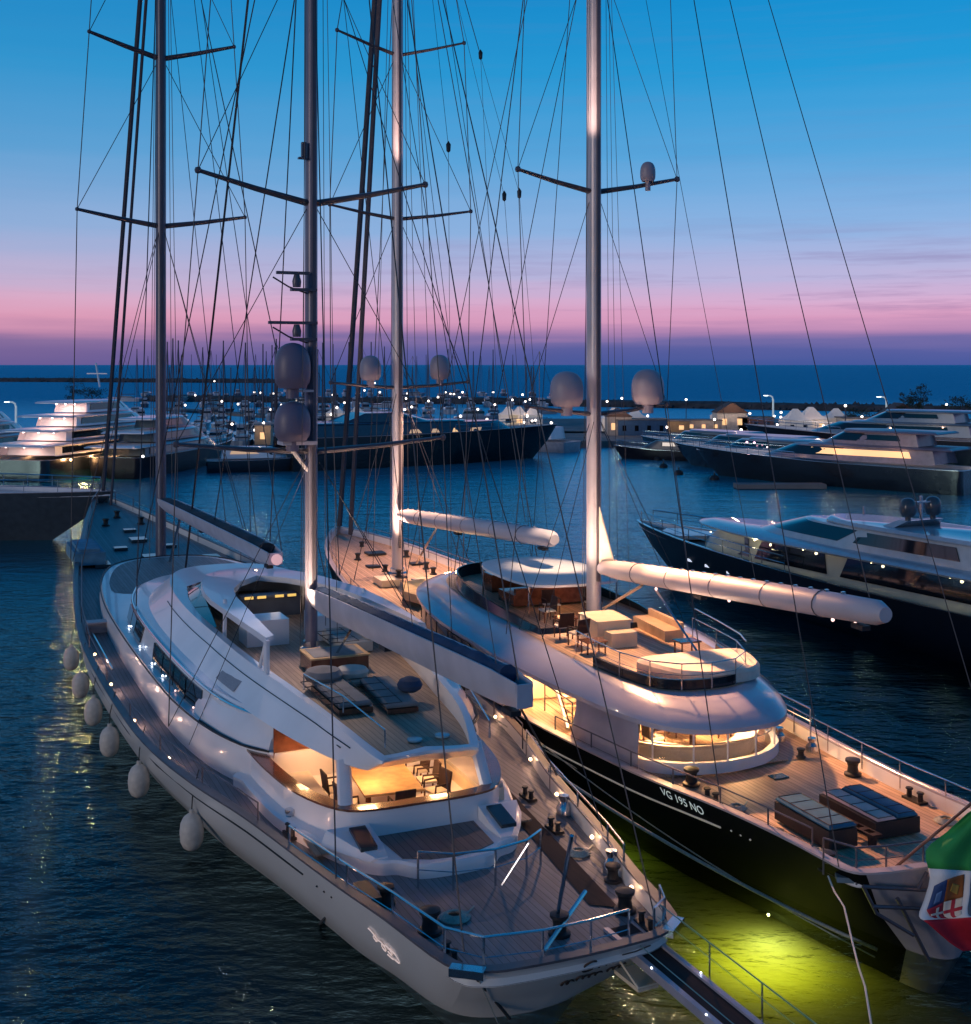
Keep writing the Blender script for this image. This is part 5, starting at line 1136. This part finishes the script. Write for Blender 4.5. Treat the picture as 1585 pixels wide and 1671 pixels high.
light('cockpit_light',C,(0,3.4,3.8),(1,.9,.55),60,'AREA',1.2)
q=MB(); q.rings([[(-3.2,6.6,2.1),(-3.2,6.3,3.95),(-3.1,6.3,3.95),(-3.1,6.6,2.1)],[(-3.25,8.6,2.1),(-3.25,10.2,3.95),(-3.15,10.2,3.95),(-3.15,8.6,2.1)]]); q.build('side_wing',LITCREAM,C)
q=MB(); q.box((0,4.0,2.3),(3.0,1.0,.5)); q.box((0,3.5,2.6),(3.0,.25,.5)); q.build('cockpit_sofa',CREAM,C)
q=MB(); q.rings([[(-1.7,17.6,5.6),(1.7,17.6,5.6),(1.7,16.8,5.6),(-1.7,16.8,5.6)],[(-1.3,16.8,6.0),(1.3,16.8,6.0),(1.3,16.2,6.0),(-1.3,16.2,6.0)]]); ar=q.build('radar_arch',DKGREY,C)
for x in(-.95,.85):
    dome(ar,(x,16.5,6.2),.42,.95,mat('dome_dark_glass',(.05,.07,.09),.15),'satellite_dome')
q=MB(); q.box((0,16.5,6.6),(.12,.12,1.2)); q.box((0,16.4,6.9),(1.1,.14,.08)); q.build('radar_mast',STEEL,ar)
q=MB(); q.box((0,20.5,6.0),(.1,.1,.5)); q.build('horn',STEEL,C)
for sd in(): rail(C,[(sd*t,s,z) for t,s,z in [(3.3,24,2.5),(3.0,28,2.6),(2.45,32,2.8),(1.6,36,2.9),(.7,39.5,3.0)]],.75,r=.022)
q=MB(); q.prism([(-1.6,35),(-1.1,37.5),(0,38.5),(1.1,37.5),(1.6,35),(0,34.2)],2.7,2.95); q.build('foredeck_sunpad',DKGREY,C)
q=MB(); q.lathe([(.14,-.8),(.2,-.6),(.2,.6),(.14,.8)],(0,0,0),12); o=q.build('fender',mat('fender_greyblue',(.25,.30,.34),.6)); o.location=FC.w(-3.85,5.6,1.3); tag(o,'grey cylindrical fender on the flank of the black motor yacht','fender')

# neighbour boat whose blue bow shows at the right edge
N1,_=motor_yacht('blue grey yacht cut off by the right edge, before the black motor yacht',(27.5,33.5),(-.26,.966),20,5,2.6,mat('hull_steel_blue',(.10,.16,.24),.25,coat=.5),[dict(g=(5,14,1.8,2.0,3.2),m=WHITE,win=[(6,11,GLASS)],front=True)])

# D: dark hulled yacht with flat blue deck, left edge
SB=mat('paint_soft_blue',(.15,.24,.33),.3,var=.1,coat=.4)
D,FD=motor_yacht('dark hulled yacht at the left edge with a broad pale foredeck, bow to the right',(-82,106),(.985,-.17),53.5,9.5,4.0,mat('hull_paint_grey_blue',(.06,.075,.09),.3,coat=.3),
 [dict(g=(6,36,3.6,3.4,4.6),m=SB,win=[(10,30,GLASS)],front=True,over=(4,34,4.0),mo=SB),dict(g=(38,44,1.6,3.5,3.95),m=SB,nose=.5)],mdeck=SB,fbaft=3.7)
q=MB(); rs=[]
for i in range(9):
    s=33+i*1.4; p=on_side(1,s,3.0,[(0,3.7),(21,3.75),(53.5,4.0)],[(0,0),(4.75,9.6),(4.75,24),(4.4,33),(3.4,41.7),(2,48),(.7,52),(0,53.5)],[(0,.1),(4.2,9.6),(4.0,24),(3.3,32),(2,39.6),(.85,44),(.2,47),(0,48)],.04); rs.append([(p[0],p[1],p[2]-.25),(p[0],p[1],p[2]+.25),(p[0]-.04,p[1],p[2]+.25),(p[0]-.04,p[1],p[2]-.25)])
q.rings(rs); q.build('hull_window',GLASS,D)
q=MB(); rs=[]
for i in range(25):
    s=31.0+i*.16; p=on_side(1,s,2.55+.18*math.sin(i*2.1)*(1 if i<22 else 1.8),[(0,3.7),(21,3.75),(53.5,4.0)],[(0,0),(4.75,9.6),(4.75,24),(4.4,33),(3.4,41.7),(2,48),(.7,52),(0,53.5)],[(0,.1),(4.2,9.6),(4.0,24),(3.3,32),(2,39.6),(.85,44),(.2,47),(0,48)],.06); rs.append(p)
q.tube(rs,.05,4); q.build('name_lettering',mat('lettering_lit',(.8,.8,.85),.4,em=(.8,.85,1),es=.5),D)
bulb(D,(4.1,34.5,1.0),COOLL,.12,'hull_light'); bulb(D,(3.4,38.5,1.2),COOLL,.12,'hull_light')

# E: superyacht with glowing decks behind it
def lit_tiers(n,s0,s1,w,z,dz,m,wm,step=3):
    return [dict(g=(s0+i*step,s1-i*step*1.3,w-i*.55,z+i*dz,z+i*dz+dz*.72),m=m,win=[(s0+i*step+.5,s1-i*step*1.3-5,wm)],wz=(.25,.9),front=True,over=(s0+i*step-step*1.2,s1-i*step*1.3-3,w+.5-i*.5),mo=WHITE) for i in range(n)]
E1,FE=motor_yacht('tall superyacht on the left with four glowing pink and orange lit decks',(-56.5,146),(.22,.975),50,10.5,3.6,HULLG,lit_tiers(4,4,38,4.0,2.9,1.65,WHITE,GLASS),fbaft=2.6)
for i in range(4):
    for x in(-2.5+i*.4,0,2.5-i*.4):
        bulb(E1,(x,2.6+i*3,4.0+i*1.65),glow('pink_deck_lamp',(1,.60,.55),9),.13,'ceiling_lamp')
    light('aft_deck_light',E1,(0,2.4+i*3,3.9+i*1.65),(1,.60,.48),90,'AREA',2.5)
for sd in(-1,1):
    light('flank_light',E1,(sd*6.5,5,2.2),(1,.50,.20),500,'POINT',.2,); bulb(E1,(sd*5.1,4.5,2.4),WARM,.15,'flank_lamp')
    light('flank_light',E1,(sd*6.3,13,3.4),(1,.50,.20),300,'POINT',.2)
q=MB(); q.tube([(0,20,11),(0,19,14.2)],.15,6); q.box((0,19.3,12.8),(3,.2,.15)); q.build('radar_mast',WHITE,E1)
E2,_=motor_yacht('white superyacht cut by the left edge, round lit opening near its stern',(-73,150),(.15,.988),45,9.5,3.4,HULLG,lit_tiers(3,4,34,3.7,2.8,1.7,WHITE,GLASS),fbaft=2.6)
for i in range(3): light('aft_deck_light',E2,(0,2.6+i*3,4.0+i*2.0),(1,.75,.70),70,'AREA',2)
for k in range(12):
    a=2*math.pi*k/12; bulb(E2,(3.6+1.25*math.cos(a)*1.2,-.15,1.6+.55*math.sin(a)),glow('pink_ring_lamp',(1,.65,.8),5),.10,'ring_lamp')
E3,_=motor_yacht('dark yacht with striped dark decks just right of the glowing superyacht',(-45.5,150),(.20,.98),36,7.5,3.0,HULLN,lit_tiers(3,3,28,3.0,2.6,1.6,mat('paint_teal_dark',(.06,.12,.16),.3),GLASS),fbaft=2.6)
light('flank_light',E3,(-4.4,3,2.4),(1,.55,.25),180,'POINT',.2); bulb(E3,(3.7,.3,2.8),glow('white_stern_lamp',(1,.95,.9),10),.15,'stern_lamp')

# G: long black yacht across the middle
G1,_=motor_yacht('long black sleek yacht moored across the middle of the harbour, warm windows near its bow',(-27,163),(.86,.51),44,8.5,5.0,mat('hull_black',(.010,.011,.014),.15,coat=.4,var=.2),
 [dict(g=(2,36,3.7,4.4,5.9),m=mat('paint_midnight',(.03,.05,.09),.2,coat=.4),win=[(17,19,WARMD),(20.5,22,WARMD),(24,25,WARMS),(27,34,WARMD)],wz=(.1,.45),nose=.4,over=(3,28,3.6),mo=mat('paint_midnight',(.03,.05,.09),.2)),
  dict(g=(8,22,2.8,6.2,7.4),m=mat('paint_midnight',(.03,.05,.09),.2),front=True,nose=.4,r=(3,5))],fbaft=4.3)
G2,_=motor_yacht('low open yacht at the jetty left of the long black yacht',(-36.5,160),(.97,.24),16,4.5,2.0,HULLG,[dict(g=(2,11,1.8,1.8,3.2),m=WHITE,win=[(3,8,WARMD)],front=True)])
G3,_=motor_yacht('white working boat with a red deck line behind the right hand dark ketch mast',(14,196),(-.8,.6),20,5.5,2.2,mat('hull_rust_white',(.45,.40,.42),.5),[dict(g=(3,12,2.2,2.0,3.9),m=WHITE,win=[(4,9,GLASS)],front=True)],mdeck=mat('red_deck',(.35,.10,.07),.7))

# right hand row of yachts
rowm=[mat('hull_row_navy',(.012,.018,.03),.15,coat=.4),mat('hull_row_slate',(.012,.017,.025),.25,coat=.4)]
row=[('dark yacht at the left end of the far right hand row, lowest and farthest',G(1240,752),(-.62,.78),24,5.6,2.6,0,SB,3.6),
('second dark yacht in the right hand row with a curved blue roof',G(1330,768),(-.62,.78),27,6.0,2.9,0,SB,4.2),
('third yacht in the right hand row, violet lamps amidships',G(1400,782),(-.62,.78),30,6.6,3.0,0,SB,4.6),
('big slate yacht in the right hand row with a long warm lit upper deck',G(1590,806),(-.72,.69),36,7.4,3.5,1,mat('paint_mauve',(.22,.19,.24),.3),6.5),
('blue topped yacht furthest right behind the big slate yacht',G(1640,762),(-.75,.66),40,8.5,4.6,1,SB,7.2)]
for i,(lab,o,u,L,bm,fb,hm,mt_,zt) in enumerate(row):
    nt_=2 if i>=3 else 1
    tiers=[dict(g=(L*.1,L*.72,bm*.40,fb*.86,fb*.86+1.6),m=mt_,win=[(L*.16,L*.55,GLASS if i!=3 else WARMS)],front=True,nose=.45,r=(.3,L*.12),over=(L*.04,L*.55,bm*.44),mo=mt_)]
    if nt_>1: tiers.append(dict(g=(L*.15,L*.5,bm*.34,fb*.86+1.9,fb*.86+3.3),m=mt_,win=[(L*.2,L*.4,GLASS)],front=True,nose=.4,r=(.3,L*.08),over=(L*.08,L*.42,bm*.4),mo=mt_))
    p_,_f=motor_yacht(lab,o[:2],u,L,bm,fb,rowm[hm],tiers,mdeck=SB)
    if i==2:
        for x in(0,1.2): bulb(p_,(-bm*.45,L*.45+x,fb+.9),glow('violet_lamp',(1,.5,.7),8),.13,'deck_lamp')
        light('deck_glow',p_,(-bm*.6,L*.45,fb+.9),(1,.6,.6),40,'POINT',.1)
    if i>=3:
        for s in(L*.2,L*.4,L*.6): light('deck_glow',p_,(-bm*.62,s,fb+1.2),(1,.55,.35),60,'POINT',.1); 
        for s in(L*.25,L*.3): bulb(p_,(-bm*.46,s,fb*.75),glow('white_stern_lamp',(1,.95,.9),10),.10,'deck_lamp')
# jetty and quays
q=MB(); a=G(1200,797); b=G(1345,797)
q.box(((a[0]+b[0])/2,a[1],.3),(b[0]-a[0],2.2,.5)); o=q.build('floating_pontoon',CONC); tag(o,'low dark floating pontoon beyond the black motor yacht, among the right hand yachts','pontoon')
q=MB(); a=G(325,740); b=G(510,740); q.box(((a[0]+b[0])/2,a[1]+2,.45),(b[0]-a[0],4,.7)); o=q.build('floating_pontoon',CONC); tag(o,'long low jetty left of the long black yacht, boxes on it','pontoon')
q=MB(); q.box((95,262,.3),(175,62,1.6)); q.box((60,222,.3),(110,30,1.6)); struct(q.build('quay',CONC))
q=MB(); q.box((-38,300,.1),(6,200,1.2),R(38)); struct(q.build('quay',CONC))
def hut(name,label,x,y,w,d_,h,m,gable=True,lit=False,grp=None):
    t=thing(name,label,'tent' if 'tent' in name else 'building',(x,y,1.1),0,grp)
    q=MB(); q.box((0,0,h/2),(w,d_,h)); wl=q.build('wall',m,t)
    q=MB()
    if 'tent' in name:
        q.rings([[(a*w*.54,b*d_*.54,h+.02) for a,b in((-1,-1),(1,-1),(1,1),(-1,1))],[(a*w*.3,b*d_*.3,h+w*.14) for a,b in((-1,-1),(1,-1),(1,1),(-1,1))],[(a*w*.08,b*d_*.08,h+w*.42) for a,b in((-1,-1),(1,-1),(1,1),(-1,1))]]); q.build('roof',TENT,t)
    elif gable:
        q.rings([[(-w*.55,-d_*.55,h),(w*.55,-d_*.55,h),(0,-d_*.55,h+w*.34)],[(-w*.55,d_*.55,h),(w*.55,d_*.55,h),(0,d_*.55,h+w*.34)]]); q.build('roof',mat('roof_tile_dark',(.10,.06,.05),.8),t)
    else: q.box((0,0,h+.1),(w*1.06,d_*1.06,.2)); q.build('roof',CONC,t)
    n=max(1,int(w/2.2))
    for i in range(n):
        q=MB(); q.box(((i-(n-1)/2)*w/n,-d_/2-.03,h*.48),(w/n*.30,.06,h*.36)); q.build('window',WARMS if lit else GLASS,t)
    if lit: light('hut_light',t,(0,-d_/2-3,h+1.5),(1,.66,.45),260,'POINT',.2)
    return t
tents=[(1005,705,5,'pointed white tent beside the gabled hut just right of the tall dark ketch mast'),(1040,702,4,'pointed white tent above the blue containers on the quay'),(1185,700,4.5,'pointed white tent lit warm in the middle of the far quay'),(1305,708,5,'broad white tent at the left of the pair near the tall street lamp'),(1330,706,5.5,'broad white tent at the right of the pair, its front lit pink'),(1372,704,4.5,'white tent behind the second right hand yacht'),(830,697,4,'leftmost white pointed tent of the small cluster behind the long black yacht'),(848,697,4,'tallest white pointed tent in the cluster behind the long black yacht'),(870,698,4,'white pointed tent at the right of the cluster behind the long black yacht'),(545,694,4,'greenish white tent beside the second mast, above the long black yacht stern'),(580,694,3.6,'small white tent to the right of the greenish one above the long black yacht')]
for i,(px,py,w,lab) in enumerate(tents):
    p=G(px,py,1.0); hut('tent',lab,p[0],p[1]+3,w,w,2.4,TENT,lit=(i in(0,2,4,7)))
hs=[(1012,712,4.5,4,3.4,HUT,True,True,'small pale gabled hut with a lit front right of the tall ketch mast'),(1050,712,9,5,2.8,mat('container_blue',(.04,.10,.20),.5),False,False,'long blue container block on the far quay'),(1100,708,6,5,2.2,mat('wall_ochre',(.35,.25,.14),.8),False,True,'low ochre kiosk with a bright front on the far quay'),(1150,705,7,4,2.0,HUT,False,True,'low pale kiosk row left of the gabled white house'),(1196,703,6,5,3.4,mat('white_render',(.6,.56,.5),.7),True,True,'white gabled house with barred windows in the middle of the far quay'),(1235,703,7,5,2.4,mat('red_shed',(.16,.07,.05),.8),False,False,'dark reddish shed beside the gabled white house'),(1420,706,10,6,2.6,mat('white_render',(.6,.56,.5),.7),False,True,'long low white building behind the big slate yacht'),(1475,700,8,5,2.4,HUT,True,False,'dim gabled house left of the dark trees'),(1530,698,12,6,2.2,HUT,False,False,'low dim building behind the dark trees at the right edge'),(425,728,2.6,2.2,3.0,mat('cabin_ochre',(.4,.3,.2),.7),False,True,'small lit cabin on the jetty left of the second mast')]
for px,py,w,d_,h,m,gb,lt,lab in hs:
    p=G(px,py,1.0); hut('kiosk' if h<3 else 'house',lab,p[0],p[1]+3,w,d_,h,m,gb,lt)
# street lamps
def lamp(label,px,py,h,grp='curved white street lamps',first=[None]):
    p=G(px,py,1.0)
    if first[0] is None:
        t=thing('street_lamp',label,'street lamp',p,0,grp)
        q=MB(); q.tube([(0,0,0),(0,0,h-.8),(-.15,0,h-.3),(-.6,0,h),(-1.3,0,h+.05)],[.22,.2,.18,.16,.14],8); q.build('pole',mat('lamp_post_white',(.7,.7,.68),.5,em=(.7,.9,1),es=.25),t)
        q=MB(); q.lathe([(.2,.12),(.5,.1),(.5,0),(.001,-.06)],(-1.6,0,h-.02),10); hd=q.build('lamp_head',glow('lamp_head_glow',(.85,1,.95),4),t); first[0]=t; return t
    c=first[0].copy(); sc.collection.objects.link(c); c.location=p; c['label']=label
    for kd in first[0].children: d_=kd.copy(); sc.collection.objects.link(d_); d_.parent=c
    return c
lamp('white curved street lamp standing above the tents, right of the tall dark ketch shroud',1262,692,6.2)
lamp('white curved street lamp near the dark trees on the right',1447,696,6.2)
lamp('white curved street lamp at the far left beside the glowing superyacht',26,712,8)
# quay lamp points
mk=[(350,622,1.0),(612,625,1),(1015,650,5),(991,655,4),(1120,652,5),(1165,672,3),(1275,673,3),(1380,662,6),(1407,680,3),(805,640,4),(858,655,3),(853,644,5),(570,634,3),(595,637,3),(620,640,3),(587,641,3),(727,640,4),(741,643,4),(755,640,4),(715,648,3),(665,642,3),(415,640,3),(425,641,3),(445,642,3),(458,613,2),(672,664,3),(780,668,3),(490,672,3),(430,690,3),(1545,660,3),(900,690,3)]
rl_=random.Random(5)
mk+=[(rl_.uniform(540,880),rl_.uniform(642,692),rl_.uniform(1.5,4)) for i in range(26)]+[(rl_.uniform(285,475),rl_.uniform(640,702),rl_.uniform(1.5,3)) for i in range(12)]+[(rl_.uniform(1010,1540),rl_.uniform(670,702),2.5) for i in range(14)]
gl_=glow('point_lamp_white',(1,.85,.75),5)
base_lp=None
for i,(px,py,h) in enumerate(mk):
    z=h+1.0; Y=min(F*(H-z)/(py-595),900); p=((px-792.5)/F*Y,Y,0)
    if py-595<25: Y=850; p=((px-792.5)/F*Y,Y,0); h=H-(py-595)/F*Y-1
    t=thing('lamp_post','small bright lamp on a thin post in the distant marina','lamp post',(p[0],p[1],0),0,'distant marina lamp posts')
    q=MB(); q.tube([(0,0,-1),(0,0,h+1)],.09,5); q.build('pole',SPAR,t)
    r_=.14+Y/1500*.7
    bulb(t,(0,0,h+1),gl_,r_,'lamp_globe')
# trees at the right edge
def tree(label,px,py,h,w,seed):
    p=G(px,py,1.0); rnd=random.Random(seed); t=thing('tree',label,'tree',p,0,'dark trees on the far quay')
    q=MB(); q.tube([(0,0,0),(.1,0,h*.4),(-.05,.1,h*.75)],[.22,.15,.06],7)
    for k in range(6):
        a=rnd.uniform(0,6.28); z=h*rnd.uniform(.3,.6); q.tube([(0,0,z),(w*.35*math.cos(a),w*.35*math.sin(a),z+h*.2)],[.08,.03],5)
    q.build('trunk',BARK,t)
    q=MB()
    cl=[(rnd.gauss(0,w*.26),rnd.gauss(0,w*.26),h*rnd.uniform(.38,1.0),rnd.uniform(.3,.6)) for _ in range(16)]
    for (cx,cy,cz,cr_) in cl:
        for _ in range(90):
            a,b=rnd.uniform(0,6.28),rnd.uniform(-1,1); rr=cr_*rnd.random()**.4*w*.42; c=(cx+rr*math.cos(a),cy+rr*math.sin(a),cz+rr*b*.8); s=rnd.uniform(.10,.22)
            d1=Vector((rnd.gauss(0,1),rnd.gauss(0,1),rnd.gauss(0,1))).normalized()*s; d2=Vector((rnd.gauss(0,1),rnd.gauss(0,1),rnd.gauss(0,1))).normalized()*s
            c=Vector(c); q.add([c-d1,c+d2,c+d1],[(0,1,2)])
    q.build('crown',LEAF,t,smooth=0); return t
tree('squat dark tree left of the tall thin one near the right edge',1478,700,6.2,5,1); tree('tall thin ragged dark tree near the right edge',1500,700,8.8,3.6,2); tree('round dark tree cut by the right edge on the far quay',1568,702,6.6,5.5,3); tree('low dark bush like tree behind the white tent and kiosk',1398,704,4.2,5,4); tree('small dark tree beside the glowing superyacht at far left',118,668,9,6,5); tree('round dark tree at the far left quay, right of the street lamp',150,678,7,6,6)
# crowd of small moored boats
def small_boat(kind,seed):
    rnd=random.Random(seed)
    L=rnd.uniform(9,14); bm=L*.28; fb=1.3
    if kind=='sail':
        t=thing('small_sailing_boat','small dark sailing boat with bare mast in the crowded distant marina','sailing boat',(0,0,0),0,'small sailing boats crowding the distant marina')
    else:
        t=thing('small_motor_boat','small pale motor boat in the crowded distant marina','motor boat',(0,0,0),0,'small motor boats crowding the distant marina')
    h=bm/2; top=[(0,0),(h*.8,0),(h,L*.3),(h*.9,L*.6),(h*.45,L*.88),(0,L)]; wat=[(0,.2),(h*.7,.2),(h*.85,L*.3),(h*.7,L*.58),(h*.25,L*.82),(0,L*.92)]
    q=MB(); q.rings([sym(hz(wat,-.3),2),sym(hz(wat,0),2),sym([(a,b,fb+.3*b/L) for a,b in top],2)]); q.build('hull',mat('small_hull_%d'%(seed%3),[(.30,.32,.36),(.05,.07,.11),(.45,.45,.48)][seed%3],.3,coat=.3),t)
    c=[(0,L*.2),(h*.6,L*.2),(h*.62,L*.4),(h*.5,L*.6),(h*.2,L*.72),(0,L*.74)]; ch=.7 if kind=='sail' else 1.8
    q=MB(); q.rings([sym(hz(c,fb),2),sym(hz([(a*.85,L*.24+(b-L*.2)*.8) for a,b in c],fb+ch),2)]); cb=q.build('cabin',mat('small_cabin',(.35,.36,.40),.4),t)
    q=MB(); q.rings([sym(hz([(a*.96+.02,b) for a,b in c],fb+ch*.45),2),sym(hz([(a*.90+.02,L*.24+(b-L*.2)*.88) for a,b in c],fb+ch*.78),2)],cap0=False,cap1=False); q.build('window',GLASS,cb)
    if kind=='sail':
        hh=L*1.25; q=MB(); q.tube([(0,L*.55,fb),(0,L*.55,fb+hh)],.11,6); m_=q.build('mast',SPAR,t)
        q=MB(); q.tube([(0,L*.55,fb+1.4),(0,L*.15,fb+1.5)],.12,6); q.build('boom',SPAR,m_)
        q=MB(); q.tube([(0,L*.55,fb+hh),(0,L*.97,fb+.3)],.05,4); q.tube([(0,L*.55,fb+hh),(0,.1,fb)],.04,4); q.build('stay',WIRE,t)
    return t
protos=[small_boat('sail',i) for i in range(3)]+[small_boat('motor',i) for i in range(3,6)]
def copytree(o,par=None):
    c=o.copy(); sc.collection.objects.link(c); c.parent=par
    for ch in o.children: copytree(ch,c)
    return c
rnd=random.Random(11); spots=[]
for row_ in range(9):                       # marina rows behind the left of the middle
    Yr=[235,262,300,345,400,465,540,205,221][row_]
    n=[14,15,18,20,22,20,18,8,10][row_]
    x0,x1=[(-62,-14),(-72,-8),(-84,2),(-98,14),(-112,20),(-130,26),(-150,20),(-52,-28),(-60,-24)][row_]
    for i in range(n): spots.append((x0+(x1-x0)*(i+rnd.uniform(-.2,.2))/(n-1),Yr+rnd.uniform(-3,3),rnd.choice([R(80),R(-85),R(12),R(170)]) if rnd.random()<.25 else R(8+rnd.uniform(-6,6)),rnd.random()))
used=set()
for i,(x,y,rz,rr) in enumerate(spots):
    k=rnd.randrange(3) if rr<.55 else 3+rnd.randrange(3)
    o=protos[k] if k not in used else copytree(protos[k]); used.add(k)
    o.location=(x,y,0); o.rotation_euler=(0,0,rz)
# a lone motor boat and buoys in the basin
lb_,_=motor_yacht('tiny dark launch with a white lamp alone on the water left of the long jetty',G(301,722)[:2],(-.2,.98),7,2.6,1.1,HULLG,[dict(g=(2,5,1,.9,2.3),m=mat('launch_dark',(.08,.1,.12),.4),win=[(2.4,4.2,GLASS)])],nm='launch',cat='launch')
bulb(lb_,(0,2,2.8),COOLL,.16,'mast_lamp')
dk,_=motor_yacht('black sharp workboat at the left end of the right hand row',G(1140,752)[:2],(-.9,.43),13,3.6,1.9,HULLN,[dict(g=(2,9,1.4,1.6,2.8),m=mat('launch_dark',(.08,.1,.12),.4),win=[(3,7,GLASS)])],nm='workboat',cat='workboat')
for i,(px,py,lab) in enumerate([(1074,751,'small dark buoy, the farthest of four in the basin'),(1083,763,'small dark buoy just nearer than the farthest one'),(1108,774,'small dark buoy in the middle of the basin row'),(1166,783,'small dark buoy nearest the right hand pontoon')]):
    p=G(px,py); t=thing('mooring_buoy',lab,'buoy',(p[0],p[1],0),0,'four dark mooring buoys in the basin')
    q=MB(); q.lathe([(.1,-.3),(.55,-.1),(.6,.2),(.4,.5),(.08,.62),(.08,.9),(.001,.92)],(0,0,0),12); q.build('float',BLACK,t)
    q=MB(); q.tube([(0,0,.85),(.12,0,1.0),(0,0,1.1),(-.12,0,1.0),(0,0,.85)],.03,5); q.build('mooring_eye',STEEL,t)

def coil(label,x,y,z,r,seed):
    rnd=random.Random(seed); q=MB(); pts=[]
    for i in range(150):
        a=i*.3; rr=r*(1-.55*(i/150))+rnd.uniform(-.01,.01); pts.append((rr*math.cos(a),rr*math.sin(a),.02+.0006*i+rnd.uniform(0,.01)))
    pts+=[(pts[-1][0]+.1*k,pts[-1][1]+.05*k*k,.03) for k in range(1,4)]
    q.tube(pts,.022,5); o=q.build('coiled_rope',ROPEW,None); o.location=(x,y,z); tag(o,label,'rope')
p_=FA.w(-1.4,2.6,1.83); coil('pale rope coiled on the stern deck of the pale ketch beside the port capstan',*p_,.34,1)
p_=FA.w(2.75,4.6,1.84); coil('pale rope coiled on the starboard side deck of the pale ketch',*p_,.28,2)
p_=FB.w(-2.3,2.1,1.98); coil('pale rope coiled behind the port stern rail of the dark ketch',*p_,.30,3)
p_=FB.w(2.2,2.6,1.98); coil('pale rope coiled near the starboard quarter of the dark ketch',*p_,.30,4)
p_=FB.w(-2.4,5.4,1.98); coil('pale rope coiled outboard of the single blue sun bed',*p_,.26,5)
